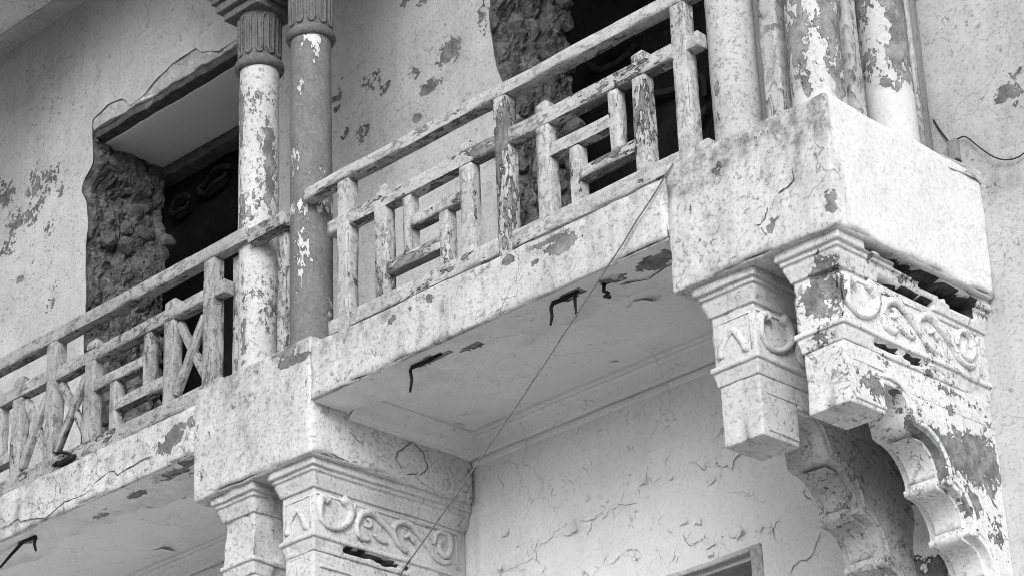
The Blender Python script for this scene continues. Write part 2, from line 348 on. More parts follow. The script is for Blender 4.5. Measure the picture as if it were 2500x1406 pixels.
FL_W = [(-2.976,-0.374,0.108),(-3.479,-0.261,0.059),(-2.402,-0.259,0.065),(-1.794,-0.305,0.149),(-1.925,-0.394,0.059),(-1.778,-0.731,0.092),(-2.135,-0.566,0.059),(-1.966,-0.743,0.070),(-2.207,-0.293,0.032),(-1.625,-0.759,0.054),(-3.685,0.087,0.043),(-3.169,-0.080,0.038)]
FL_C = [(-2.488,0.461,0.122),(-3.632,1.057,0.095),(-1.686,0.319,0.189),(-1.756,0.623,0.162),(-2.280,0.456,0.068),(-2.971,0.364,0.081),(-2.389,1.086,0.041),(-1.558,0.467,0.135),(-6.286,0.349,0.122),(-6.443,1.068,0.162),(-5.904,0.463,0.162),(-5.643,0.550,0.135),(-6.560,0.374,0.054),(-3.322,0.349,0.068)]

YW = 1.30                 # main wall face
GZ = -6.96                # street level

# ------------------------------------------------------------------ ground
gv = [(-60, -60, GZ), (60, -60, GZ), (60, 40, GZ), (-60, 40, GZ)]
struct('ground', mesh('ground', gv, [(0, 1, 2, 3)], M_GROUND))

# ------------------------------------------------------------------ the house wall
wall = thing('house_wall', 'weathered grey plaster house wall behind the balcony, with two broken doorways and one door below', 'wall', (-3, YW, GZ))
OPEN = [dict(x0=-7.73, x1=-5.85, z0=.66, z1=4.24), dict(x0=-3.40, x1=-1.52, z0=.66, z1=4.24), dict(x0=-3.45, x1=-1.66, z0=-6.4, z1=-.87)]
def eL(z):      # ragged left edge of the upper left doorway
    z = np.asarray(z, float)
    return np.interp(z, [.6, 2.3, 3.09, 3.36, 3.6, 3.72, 3.80, 3.9, 4.24], [.02, .01, -.008, .0, -.03, -.10, -.07, .04, .0])+.012*fbm(np.stack([z*0, z*0, z], 1), 7, 3, 5)
def eR(z):
    z = np.asarray(z, float)
    return np.interp(z, [.6, 2.0, 2.72, 2.85, 3.0, 3.2, 3.4, 4.2], [.03, .02, .02, -.01, -.04, -.065, -.05, .0])+.012*fbm(np.stack([z*0, z*0, z], 1), 7, 3, 9)
def eT(x):
    x = np.asarray(x, float)
    return np.interp(x, [-7.76, -7.70, -7.54, -7.37, -7.31, -7.27, -7.10, -7.02, -6.93, -6.76, -6.48, -6.42, -6.30, -6.22, -6.0, -5.8, 0], [.02, .06, .11, .09, .05, -.01, -.005, .04, .085, .115, .135, .08, .04, -.005, .0, .0, .0])+.008*fbm(np.stack([x, x*0, x*0], 1), 8, 3, 4)
def lin(a, b, st):
    return np.linspace(a, b, max(1, int(round((b-a)/st)))+1)
xs = np.concatenate([lin(-11.5, -7.73, .03)[:-1], lin(-7.73, -5.85, .03)[:-1], lin(-5.85, -3.45, .03)[:-1], [-3.45], lin(-3.40, -1.66, .03)[:-1], lin(-1.66, -1.52, .035)[:-1], lin(-1.52, 2.2, .03)[:-1], lin(2.2, 6, .5)])
zs = np.concatenate([lin(GZ, -1.9, .5)[:-1], lin(-1.9, -.87, .03)[:-1], lin(-.87, .66, .03)[:-1], lin(.66, 4.24, .03)[:-1], lin(4.24, 5.55, .035)])
zs = np.unique(np.append(zs, -6.4))
X, Z = np.meshgrid(xs, zs, indexing='ij')
nx, nz = X.shape
F = grid(nx, nz)
cx = .5*(X[:-1, :-1]+X[1:, 1:]).ravel(); cz = .5*(Z[:-1, :-1]+Z[1:, 1:]).ravel()
keep = np.ones(len(cx), bool)
for o in OPEN:
    keep &= ~((cx > o['x0']) & (cx < o['x1']) & (cz > o['z0']) & (cz < o['z1']))
F = F[keep]
x = X.ravel().copy(); z = Z.ravel().copy(); x0 = x.copy(); z0 = z.copy()
def fall(d, r): return np.clip(1-np.abs(d)/r, 0, 1)
inz = fall(np.clip(z0-4.24, 0, 9), .4)*(z0 > .6)
x += eL(np.clip(z0, .6, 4.24))*fall(x0+7.73, .4)*inz*(x0 <= -7.72)
x += eR(np.clip(z0, .6, 4.24))*fall(x0+3.40, .4)*inz*(x0 <= -3.39)
z += eT(x0)*fall(np.clip(z0-4.24, 0, 9), .5)*(z0 >= 4.235)*((x0 > -7.75) & (x0 < -5.8))
P = np.stack([x, np.full_like(x, YW), z], 1)
peel = spots_val(P[:, [0, 2]], SP_WALL, .37, 1.8)
edge_p = np.exp(-((x0+7.73)/.05)**2)*0
peel = np.where((z < .5) & (x < -.70), -.1, peel)                # the sheltered wall below is whole
peel = np.where((z < -.3) & (x > -.66) & (x < -.30), .5, peel)   # raw render between the two end brackets
P[:, 1] += .010*fbm(P, 1.3, 3, 3)+.005*fbm(P, 7, 4, 8)
P[:, 1] += .009*np.clip(peel*4-.6, 0, 1)
P[:, 1] -= np.where((z < -.3) & (x > -.66) & (x < -.30), .05+.05*fbm(P, 7, 4, 33), 0)
# slightly proud band of thicker plaster above the lower door
BX = [-3.75, -3.64, -3.30, -3.25, -3.05, -2.735, -2.612, -2.457, -2.328, -2.195, -1.975, -1.865, -1.6, -1.3, -1.0]
BZ = [-.47, -.466, -.468, -.428, -.342, -.325, -.343, -.362, -.295, -.265, -.323, -.279, -.36, -.45, -.50]
def band_z(x_): return np.interp(x_, BX, BZ)
band = 1/(1+np.exp(-np.clip((z-band_z(x)-.012*fbm(P*[1, 0, 0], 9, 3, 2))/.006, -40, 40)))
P[:, 1] -= np.where((x > -3.73) & (x < -1.05) & (z < .3), .014*band, 0)
grime = np.where(z > 1, .10, .05)+np.where((x > -.35) & (z < 1.05) & (z > .55) & (x < .25), .35, 0)*np.clip(1-(z-.55)/.5, 0, 1)
used = np.unique(F); mp = np.full(len(P), -1); mp[used] = np.arange(len(used))
wf = mesh('wall_face', P[used], mp[F], M_WALL, dict(peel=peel[used], grime=grime[used])); wf.materials.append(M_WALL_LOW)
fc = P[F].mean(1); wf.polygons.foreach_set('material_index', ((fc[:, 2] < .5) & (fc[:, 0] < -.45)).astype(np.int32))
obj('wall_face', wf, wall)

def jamb(name, xj, ef, sign, seed, z1=4.14, z0=.62, y1=2.03):
    ys = lin(YW, y1, .014); zz = lin(z0, z1+.1, .016); Y, Zz = np.meshgrid(ys, zz, indexing='ij')
    y = Y.ravel(); zf = Zz.ravel(); e = ef(np.clip(zf, .6, 4.24)) if ef else np.zeros_like(zf)
    base = np.stack([np.full_like(y, xj), y, zf], 1)
    wv = base+vec_noise(base, 3.0, .10, seed)
    d1, d2 = cell(wv*[1, 1, .8], 2.7, seed); d3, d4 = cell(wv*[1, 1, .75], 7.0, seed+7)
    h = .10*np.minimum(d2-d1, .40)+.045*np.minimum(d4-d3, .30)+.050*fbm(base*[1, 1, .7], 6.0, 5, seed, .65)+.03*fbm(base, 1.7, 2, seed+3)+.010*fbm(base, 20, 3, seed+4, .6)
    wnd = np.clip((y-YW)/.05, 0, 1)
    base[:, 0] += e*(1-.6*np.clip((y-YW)/.6, 0, 1))+sign*(h-.03)*wnd
    base[:, 1] += .02*wnd*fbm(base, 8, 3, seed+5)+np.where(y > y1-.02, .05*fbm(base, 5, 4, seed+9), 0)
    Fq = grid(len(ys), len(zz))
    if sign < 0: Fq = Fq[:, ::-1]
    obj('jamb', mesh(name, base, Fq, M_RUBBLE, smooth=False), wall)['label'] = 'rough broken rubble face of a doorway'
jamb('jamb', -7.73, eL, 1, 11); jamb('jamb', -5.85, None, -1, 12)
jamb('jamb', -3.40, eR, 1, 13); jamb('jamb', -1.52, None, -1, 14)
import bmesh
def stone_mesh(seed):
    bm = bmesh.new(); bmesh.ops.create_icosphere(bm, subdivisions=2, radius=1.0)
    V = np.array([v.co[:] for v in bm.verts]); V *= (1+.34*fbm(V, 1.2, 4, seed, .6))[:, None]
    F_ = np.array([[v.index for v in f_.verts] for f_ in bm.faces]); bm.free()
    return mesh('stone', V, F_, M_STONE if seed % 2 else M_STONE2, smooth=False)
STONES = [stone_mesh(k) for k in range(8)]
def stones(xj, ef, sign, zlo, zhi, seed):
    rs = np.random.RandomState(seed); z_ = zlo
    while z_ < zhi:
        hgt = rs.uniform(.10, .22); y_ = YW+.05+rs.uniform(0, .08)
        while y_ < 1.98:
            wd = rs.uniform(.10, .28)
            if rs.rand() < .70:
                o = bpy.data.objects.new('stone', STONES[rs.randint(8)]); COL.objects.link(o); o.parent = wall
                o.matrix_parent_inverse = Matrix.Translation(-wall.location)
                cy_ = y_+wd*.5; cz_ = z_+hgt*.5+rs.uniform(-.02, .02)
                e_ = float(ef(np.array([np.clip(cz_, .6, 4.24)]))[0])*(1-.6*min(1, (cy_-YW)/.6)) if ef else 0
                o.location = (xj+e_+sign*(rs.uniform(-.075, -.035)), cy_, cz_)
                o.scale = (rs.uniform(.05, .085), wd*.46, hgt*.46); o.rotation_euler = (rs.uniform(-.35, .35), rs.uniform(-.25, .25), rs.uniform(-.25, .25))
            y_ += wd*.95
        z_ += hgt*.93
stones(-7.73, eL, 1, 1.2, 4.05, 3); stones(-3.40, eR, 1, .70, 4.05, 4)
# timber lintel, its soffit board and the beam behind it
for (a, b) in ((-7.85, -5.75), (-3.5, -1.4)):
    V, Fq, N, E = rbox((a+.06, YW+.010, 4.205), (b, YW+.10, 4.55), (.03, .05, .03), .008); V += vec_noise(V, 9, .012, 13)
    obj('broken_core', mesh('broken_core', V, Fq, M_CORE_PALE), wall)
    V, Fq, N, E = rbox((a, YW+.030, 4.145), (b, YW+.16, 4.245), (.05, .05, .03), .01)
    V += vec_noise(V, 9, .010, 3)
    obj('lintel', mesh('lintel', V, Fq, M_LINTEL), wall)
    V, Fq, N, E = rbox((a, YW+.13, 4.135), (b, 2.00, 4.16), (.1, .1, .02), .004); V += vec_noise(V, 3, .003, 4)
    obj('lintel_board', mesh('lintel_board', V, Fq, M_SOFFIT), wall)
    V, Fq, N, E = rbox((a, 2.001, 4.05), (b, 2.14, 4.42), (.06, .06, .05), .01); V += vec_noise(V, 8, .010, 5)
    obj('back_beam', mesh('back_beam', V, Fq, M_LINTEL), wall)
# dark rooms
def room(x0, x1, z0, z1, y0, y1):
    v = [(x0, y0, z0), (x1, y0, z0), (x1, y1, z0), (x0, y1, z0), (x0, y0, z1), (x1, y0, z1), (x1, y1, z1), (x0, y1, z1)]
    f = [(0, 1, 2, 3), (7, 6, 5, 4), (1, 5, 6, 2), (0, 3, 7, 4), (3, 2, 6, 7)]
    return v, f
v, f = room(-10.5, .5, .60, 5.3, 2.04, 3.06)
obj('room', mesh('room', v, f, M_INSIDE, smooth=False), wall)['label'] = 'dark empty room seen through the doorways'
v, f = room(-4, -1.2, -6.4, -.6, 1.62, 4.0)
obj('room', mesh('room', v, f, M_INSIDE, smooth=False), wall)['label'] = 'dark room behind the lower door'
for (cx_, cz_, a, b, y_) in ((-8.36, 4.63, .20, .07, 3.0), (-8.80, 4.57, .12, .05, 3.0), (-3.89, 3.86, .25, .10, 3.0), (-3.45, 3.47, .2, .13, 3.0), (-3.22, 3.17, .10, .2, 3.0)):
    t = np.linspace(0, 2*PI*.93, 26)
    pth = np.stack([cx_+a*np.cos(t), np.full_like(t, y_), cz_+b*np.sin(t)], 1); pth += vec_noise(pth, 6, .03, 3)
    v, f = tube(pth, .028, 6, .3, (0, 1, 0)); obj('plaster_smear', mesh('plaster_smear', v, f, M_SMEAR), wall)
# reveals of the lower door and its frame
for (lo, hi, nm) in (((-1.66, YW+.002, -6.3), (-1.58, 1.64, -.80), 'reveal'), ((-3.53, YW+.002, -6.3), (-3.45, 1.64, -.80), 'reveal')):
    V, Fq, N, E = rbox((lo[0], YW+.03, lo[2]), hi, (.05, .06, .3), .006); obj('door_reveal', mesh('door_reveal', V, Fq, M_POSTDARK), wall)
V, Fq, N, E = rbox((-1.70, YW-.012, -6.3), (-1.622, YW+.05, -.842), (.03, .03, .05), .012); V += vec_noise(V, 6, .006, 6)
fr = obj('door_frame', mesh('door_frame', V, Fq, M_POST), wall)
V, Fq, N, E = rbox((-3.52, YW-.012, -.875), (-1.703, YW+.06, -.842), (.05, .03, .02), .012); V += vec_noise(V, 6, .006, 6)
obj('door_frame', mesh('door_frame', V, Fq, M_WALL), wall)
V, Fq, N, E = rbox((-3.45, YW+.03, -.90), (-1.66, 1.64, -.862), (.1, .1, .02), .004); obj('door_head', mesh('door_head', V, Fq, M_WALL), wall)
# cracks and lifted flakes on the sheltered wall
def crack(pts, to3, w, parent, nm='crack', flatdir=(0, 1, 0)):
    P2 = np.array(pts, float); d = np.vstack([P2]); out = []
    for i in range(len(d)-1):
        for t in np.linspace(0, 1, 4, endpoint=False):
            q = d[i]*(1-t)+d[i+1]*t; out.append(q+np.array([random.uniform(-1, 1), random.uniform(-1, 1)])*.004)
    out.append(d[-1]); path = [to3(q) for q in out]
    rad = [w*random.uniform(.5, 1.2) for _ in path]; rad[0] = rad[-1] = w*.2
    v_, f_ = tube(path, rad, 6, .25, flatdir, smooth_n=1)
    return obj(nm, mesh(nm, v_, f_, M_GAP), parent)
def fractal(pts, amp=.02, lev=3):
    P_ = [np.array(p_, float) for p_ in pts]
    for l in range(lev):
        out = [P_[0]]
        for i in range(len(P_)-1):
            d = P_[i+1]-P_[i]; L_ = np.linalg.norm(d); nrm_ = np.array([-d[1], d[0]])/max(L_, 1e-6)
            out += [.5*(P_[i]+P_[i+1])+nrm_*random.gauss(0, .13)*L_, P_[i+1]]
        P_ = out
    return P_
MAIN1 = [(-3.64,-.466),(-3.30,-.468),(-3.25,-.428),(-3.05,-.342),(-2.735,-.325),(-2.612,-.343),(-2.457,-.362),(-2.328,-.295),(-2.195,-.265),(-1.975,-.323),(-1.865,-.279)]
MAIN2 = [(-2.94,-.642),(-2.75,-.655),(-2.589,-.633),(-2.46,-.682),(-2.136,-.674),(-1.984,-.73),(-1.855,-.80),(-1.65,-.772),(-1.549,-.724),(-1.475,-.737)]
def wall_crack(pts, w, lev=3):
    P_ = fractal(pts, lev=lev); y_ = YW-.010
    n_ = len(P_); rad = [w*(.35+.65*abs(math.sin(i*.37+1.3*math.sin(i*.11))))*min(1, i/6+.1, (n_-1-i)/6+.1) for i in range(n_)]
    v_, f_ = tube([(p_[0], YW-.0035-WOFF(p_[0], p_[1]), p_[1]) for p_ in P_], rad, 5, .3, (0, 1, 0), smooth_n=1)
    obj('crack', mesh('crack', v_, f_, M_GAP), wall); return P_
def WOFF(x_, z_): return .014 if (-3.73 < x_ < -1.05 and z_ > band_z(x_)) else 0.0
for mn in (MAIN1, MAIN2):
    P_ = fractal(mn, lev=2); i0 = 0
    while i0 < len(P_)-3:                    # broken into runs, some missing
        k = random.randint(3, 9)
        if random.random() < .72: wall_crack([tuple(q) for q in P_[i0:i0+k+1]], random.uniform(.0014, .0030), 1)
        i0 += k
    for k in range(16):                      # side branches
        i = random.randrange(4, len(P_)-4); d = np.array([random.uniform(-.10, .10), random.choice((-1, 1))*random.uniform(.02, .10)])
        wall_crack([P_[i], P_[i]+.5*d+np.array([random.gauss(0, .015), 0]), P_[i]+d], random.uniform(.0012, .0024))
for k in range(26):                          # short lifted slivers
    c = np.array([random.uniform(-3.6, -1.4), random.uniform(-.85, .1)]); d = np.array([random.uniform(-.05, .05), random.uniform(-.03, .03)])
    wall_crack([c-d, c+np.array([random.gauss(0, .01), random.gauss(0, .01)]), c+d], random.uniform(.001, .0022))
    if k % 2 == 0: FL_W.append((float(c[0]), float(c[1]), random.uniform(.025, .06)))
for c in CRACKS_W[:1]+CRACKS_W[5:7]+CRACKS_W[10:11]: wall_crack(c, .0026)
def flake(c, u, v_, n, s, parent, mat, seed):
    rs = np.random.RandomState(seed); k = 9
    A, B = np.meshgrid(np.linspace(-1, 1, k), np.linspace(-1, 1, k), indexing='ij'); a = A.ravel(); b = B.ravel()
    r_ = 1+.35*fbm(np.stack([a*2, b*2, a*0+seed], 1), 1.5, 3, seed)
    ang = rs.uniform(0, 6.28); ca, sa = math.cos(ang), math.sin(ang); a2 = (a*ca-b*sa)*r_; b2 = (a*sa+b*ca)*r_*.62
    lift = .02+.25*np.clip(a2+.35, 0, 2)**2*rs.uniform(.35, .8)
    p = np.array(c)+s*.5*(a2[:, None]*np.array(u)+b2[:, None]*np.array(v_)+lift[:, None]*np.array(n))
    obj('paint_flake', mesh('paint_flake', p, grid(k, k), mat), parent)
for i, (a, b, s) in enumerate(FL_W): flake((a, YW-.006-WOFF(a, b), b), (1, 0, 0), (0, 0, 1), (0, -1, 0), s, wall, M_WALL_LOW, i+3)

# ------------------------------------------------------------------ the balcony
bal = thing('balcony', 'projecting white plaster balcony slab with two deep support blocks and peeling soffit', 'balcony', (-3, .65, 0))
def plaster_box(name, lo, hi, step, r, amp, mat, peel_f=None, grime_f=None, parent=bal, seed=1, chip=.022):
    V, Fq, N, E = rbox(lo, hi, step, r)
    sp = peel_f(V) if peel_f else np.zeros(len(V)); gr = grime_f(V) if grime_f else np.zeros(len(V))
    V = V+vec_noise(V, 2.2, amp, 21)+vec_noise(V, 11, amp*.45, 22)
    V = V-N*(np.where(E > 1, chip*np.clip(fbm(V, 6, 3, seed)+.1, 0, 1), 0)[:, None])
    V = V-N*(.008*np.clip(sp*4-.5, 0, 1))[:, None]
    return obj(name, mesh(name, V, Fq, mat, dict(peel=sp, grime=gr)), parent)
def pf(V):
    f = (np.abs(V[:, 1]) < .02)
    r = spots_val(V[:, [0, 2]], SP_FASCIA, .42, 1.45)*f
    r += np.where((V[:, 0] > -.02) & (V[:, 1] > .04), -.25, 0)          # the end face kept its whitewash
    r += np.where((V[:, 0] > -.02) & (np.abs(V[:, 1]-.03) < .06) & (V[:, 2] > .05) & (V[:, 2] < .35), .22, 0)
    return r
def gf(V):
    g = np.where(np.abs(V[:, 1]) < .03, .22, .0)
    nse = .5+.5*fbm(V*[1, 1, .35], 5, 4, 40)
    top = np.clip((V[:, 2]-.44)/.27, 0, 1)
    g += np.where((V[:, 0] > -1.05), 2.3*np.clip(top*1.35-.2+.8*(nse-.5), 0, 1)*(V[:, 1] < .06)*np.clip(1.2+V[:, 0]*.2, .3, 1), .35*np.clip((V[:, 2]-.5)/.2, 0, 1)*(V[:, 1] < .06))
    g += .35*np.exp(-((V[:, 0]+.72)/.05)**2-((V[:, 2]-.30)/.12)**2)
    for k in range(60):
        xr = -9.0+9.0*((k*.6180339)%1.0); ln = .12+.38*((k*.754877)%1.0); wd = .012+.03*((k*.569840)%1.0)
        zt = .66 if k % 3 else .45
        g += .55*np.exp(-((V[:, 0]-xr-.02*np.sin(V[:, 2]*9+k))/wd)**2)*np.clip((V[:, 2]-(zt-ln))/ln, 0, 1)*(V[:, 2] < zt+.08)*(V[:, 1] < .06)
    return np.where((V[:, 0] > -.02) & (V[:, 1] > .04), .12*(V[:, 2] > .62), np.clip(g, 0, 1))
plaster_box('corner_block', (-1.035, 0, 0), (0, YW-.003, .71), .03, .016, .009, M_FASCIA, pf, gf)['label'] = 'bright whitewashed end block of the balcony'
plaster_box('support_block', (-4.79, 0, 0), (-3.735, YW-.003, .715), .03, .016, .009, M_FASCIA, pf, gf, seed=2)
plaster_box('fascia_beam', (-3.737, .0, .31), (-1.033, .27, .656), .03, .014, .007, M_FASCIA, pf, gf, seed=3)
plaster_box('fascia_beam', (-9.4, .0, .31), (-4.788, .27, .628), .03, .014, .007, M_FASCIA, pf, gf, seed=4)
SP_SOF = [(-5.15, .10, .25, .07), (-5.55, .13, .14, .05), (-4.9, .06, .12, .06), (-5.05, .2, .18, .05)]
def psof(V): return spots_val(V[:, :2], SP_SOF, .4)
plaster_box('ceiling_panel', (-3.74, .26, .405), (-1.03, YW-.004, .55), .04, .004, .006, M_CEIL)
plaster_box('ceiling_panel', (-9.4, .26, .405), (-4.785, YW-.004, .55), .04, .004, .006, M_CEIL, psof)
# soffit skin of the beams, painted like the ceiling, 4 mm below the beam
def soffit_skin(x0_, x1_, seed, holes):
    xx = lin(x0_, x1_, .016); ts = np.linspace(0, 1, 20); Xg, Tg = np.meshgrid(xx, ts, indexing='ij'); x_ = Xg.ravel(); t_ = Tg.ravel()
    q = np.stack([x_, x_*0, x_*0], 1)
    yb = .285+.05*fbm(q, 2.2, 4, seed, .6)+.03*fbm(q, 9, 3, seed+2)
    for (hx, hy, ra, rb) in holes: yb = yb+.06*np.exp(-((x_-hx)/.22)**2)
    y_ = .014+(yb-.014)*t_
    curl = np.clip((t_-.70)/.30, 0, 1)**2*np.clip(fbm(q, 3.1, 3, seed+5)+.25, 0, 1)
    V = np.stack([x_, y_, .3035-.045*curl+.0035*fbm(np.stack([x_, y_, x_*0], 1), 7, 3, seed+7)], 1)
    Fq = grid(len(xx), len(ts)); c = V[Fq].mean(1); keep_ = np.ones(len(Fq), bool)
    for (hx, hy, ra, rb) in holes:
        keep_ &= np.sqrt(((c[:, 0]-hx)/ra)**2+((c[:, 1]-hy)/rb)**2)+.45*fbm(c, 14, 3, seed+9) > .75
    obj('soffit_skin', mesh('soffit_skin', V, Fq[keep_][:, ::-1], M_CEIL, dict(peel=psof(V), grime=.25+.25*fbm(V, 3, 3, 4))), bal)
    for (hx, hy, ra, rb) in holes:
        A, B = np.meshgrid(np.linspace(-1.3, 1.3, 26), np.linspace(-1.2, 1.2, 14), indexing='ij')
        V = np.stack([hx+ra*A.ravel(), np.clip(hy+rb*B.ravel(), .016, .268), np.full(A.size, .3075)], 1); V[:, 2] += .002*fbm(V, 25, 3, 6)
        obj('broken_patch', mesh('broken_patch', V, grid(26, 14)[:, ::-1], M_CORE), bal)
soffit_skin(-3.731, -1.040, 5, [(-1.80, .11, .13, .05), (-2.84, .11, .15, .05), (-1.52, .12, .10, .06), (-2.62, .17, .10, .035), (-1.22, .14, .16, .09)])
soffit_skin(-9.4, -4.795, 6, [(-6.62, .12, .12, .05), (-5.10, .10, .22, .07), (-5.52, .14, .13, .05), (-5.95, .20, .10, .04)])
plaster_box('floor_slab', (-9.4, .28, .56), (-1.04, YW-.004, .652), .3, .01, .002, M_WALL)
def moulding_line(name, prof, a, b, along, fixed, parent, mat, flip=False, st=.05):
    """profile [(out,z)] swept along an axis; 'out' is measured off the fixed plane"""
    t = lin(a, b, st); pr = np.array(prof); V = []
    for tt in t:
        for (o_, z_) in pr:
            V.append((tt, fixed-o_, z_) if along == 'x' else (fixed+o_, tt, z_))
    V = np.array(V); V += vec_noise(V, 5, .003, 31)
    Fq = grid(len(t), len(pr))
    return obj(name, mesh(name, V, Fq if not flip else Fq[:, ::-1], mat, smooth=False), parent)
CORN = [(-.01, .222), (.016, .224), (.026, .232), (.026, .256), (.010, .260), (.010, .268), (.034, .272), (.040, .284), (.044, .30), (.052, .328), (.074, .362), (.092, .374), (.092, .384), (.118, .388), (.118, .415)]
moulding_line('wall_cornice', CORN, -3.73, -1.04, 'x', YW, bal, M_CEIL)
moulding_line('wall_cornice', CORN, -9.4, -4.80, 'x', YW, bal, M_CEIL)
CORN2 = [(-.01, .262), (.008, .266), (.014, .285), (.030, .292), (.045, .310), (.060, .34), (.085, .372), (.10, .39), (.10, .412)]
moulding_line('side_cornice', CORN2, .28, YW, 'y', -3.735, bal, M_CEIL, True)
for i, (a, b, s) in enumerate(FL_C):
    zc = .402 if b > .28 else .298
    flake((a, b, zc), (1, 0, 0), (0, 1, 0), (0, 0, -1), s, bal, M_CEIL, 40+i)
for c in CRACKS_F: crack(c, lambda q: (q[0], -.003, q[1]), .0036, bal)
for c in [[(.788,.288),(.787,.259),(.67,.167),(.651,.123),(.686,.074),(.717,.036),(.759,.053),(.814,.064)],[(.792,.26),(.874,.216),(.909,.131),(.889,.105),(.837,.059)],[(.268,.243),(.285,.205),(.328,.167),(.386,.146)],[(.435,.152),(.452,.1),(.469,.047)],[(.14,.02),(.203,.01),(.273,.012),(.353,.02)]]:
    crack(c, lambda q: (-3.732, q[0], q[1]), .0034, bal, flatdir=(1, 0, 0))
crack([(-3.60, .30), (-3.2, .33), (-2.75, .35), (-2.45, .40), (-2.25, .36), (-1.95, .33), (-1.6, .30)], lambda q: (q[0], q[1], .399), .004, bal, flatdir=(0, 0, 1))
crack([(-1.55, .2), (-1.4, .26), (-1.25, .22), (-1.08, .25)], lambda q: (q[0], q[1], .297), .006, bal, flatdir=(0, 0, 1))

# ------------------------------------------------------------------ corbel brackets
def u_sweep(prof, cx_, hw, yb=YW, st=.03, brk=None, amp=.004, seed=1):
    """profile [(z, inset)] carried round left side, front and right side of a bracket"""
    rows = []
    ny = int((yb)/st); nf = max(4, int(2*hw/st))
    for (z_, ins) in prof:
        h = hw-ins; L_ = [(cx_-h, y_) for y_ in np.linspace(yb, ins, ny)]; Fr = [(x_, ins) for x_ in np.linspace(cx_-h, cx_+h, nf)[1:-1]]; R_ = [(cx_+h, y_) for y_ in np.linspace(ins, yb, ny)]
        rows.append([(p_[0], p_[1], z_) for p_ in L_+Fr+R_])
    V = np.array(rows); n_, m_, _ = V.shape
    nrm = np.zeros((m_, 3)); nrm[:ny] = (-1, 0, 0); nrm[ny:-ny] = (0, -1, 0); nrm[-ny:] = (1, 0, 0)
    nrm[ny-1] = (-.7, -.7, 0); nrm[-ny] = (.7, -.7, 0)
    NN = np.broadcast_to(nrm, V.shape).reshape(-1, 3).copy(); P_ = V.reshape(-1, 3).copy()
    D = vec_noise(P_, 4.5, amp, 51)+vec_noise(P_, 16, amp*.6, 52); out = P_+D
    global BK
    BK = brk(P_, NN) if brk is not None else np.zeros(len(P_))
    out = out-NN*BK[:, None]
    return out, grid(n_, m_)[:, ::-1], NN
def profile_solid(prof, xa, xb, yb, nxs=8, ns=14, amp=.004):
    pr = np.array(prof); n_ = len(pr); Vs, Fs, o_ = [], [], 0
    xx = np.linspace(xa, xb, nxs)
    V = np.array([[(x_, p_[0], p_[1]) for x_ in xx] for p_ in pr]).reshape(-1, 3); Vs.append(V); Fs.append(grid(n_, nxs)[:, ::-1]); o_ += len(V)
    for x_, fl in ((xa, 0), (xb, 1)):
        V = np.array([[(x_, p_[0]+(yb-p_[0])*t_, p_[1]) for t_ in np.linspace(0, 1, ns)**.8] for p_ in pr]).reshape(-1, 3)
        g_ = grid(n_, ns); Vs.append(V); Fs.append((g_ if fl == 0 else g_[:, ::-1])+o_); o_ += len(V)
    V = np.concatenate(Vs); return V+vec_noise(V, 5, amp, 61), np.concatenate(Fs)
def cove(a, b, n=10):
    """quarter hollow from a (y,z) level inward, then straight down to b"""
    t = np.linspace(0, PI/2, n); return [(a[0]+(b[0]-a[0])*math.sin(q), a[1]+(b[1]-a[1])*(1-math.cos(q))) for q in t]
FOOT = [(.40, -.672), (.45, -.668), (.51, -.676), (.56, -.705), (.588, -.760), (.603, -.832), (.635, -.842)]
FOOT += cove((.64, -.845), (.828, -1.03)) + [(.832, -1.042), (.812, -1.045), (.812, -1.072), (.85, -1.078)]
FOOT += cove((.855, -1.08), (.99, -1.25)) + [(.994, -1.262), (.976, -1.265), (.976, -1.292), (1.01, -1.298)]
FOOT += cove((1.015, -1.30), (1.14, -1.46)) + [(1.143, -1.472), (1.127, -1.475), (1.127, -1.50), (1.15, -1.505)]
FOOT += cove((1.155, -1.507), (1.30, -1.69))
CROWN0 = [(.02, .046), (-.004, .046), (-.044, .046), (-.046, .050), (-.047, .064), (-.070, .064), (-.072, .068), (-.073, .074), (-.090, .074), (-.105, .078), (-.130, .088), (-.150, .094), (-.156, .095), (-.158, .100), (-.159, .130)]
CROWN = []
for (q0, q1) in zip(CROWN0[:-1], CROWN0[1:]):
    k_ = max(1, int(math.hypot(q1[0]-q0[0], q1[1]-q0[1])/.010))
    CROWN += [(q0[0]+(q1[0]-q0[0])*i/k_, q0[1]+(q1[1]-q0[1])*i/k_) for i in range(k_)]
CROWN.append(CROWN0[-1])
FRIEZE = [(-.150, .108), (-.19, .108), (-.25, .108), (-.31, .108), (-.37, .108), (-.42, .108), (-.435, .110)]
STRING0 = [(-.425, .110), (-.427, .092), (-.450, .090), (-.453, .094), (-.454, .102), (-.476, .103), (-.490, .108), (-.520, .112), (-.526, .114), (-.528, .15)]
STRING = []
for (q0, q1) in zip(STRING0[:-1], STRING0[1:]):
    k_ = max(1, int(math.hypot(q1[0]-q0[0], q1[1]-q0[1])/.008))
    STRING += [(q0[0]+(q1[0]-q0[0])*i/k_, q0[1]+(q1[1]-q0[1])*i/k_) for i in range(k_)]
STRING.append(STRING0[-1])
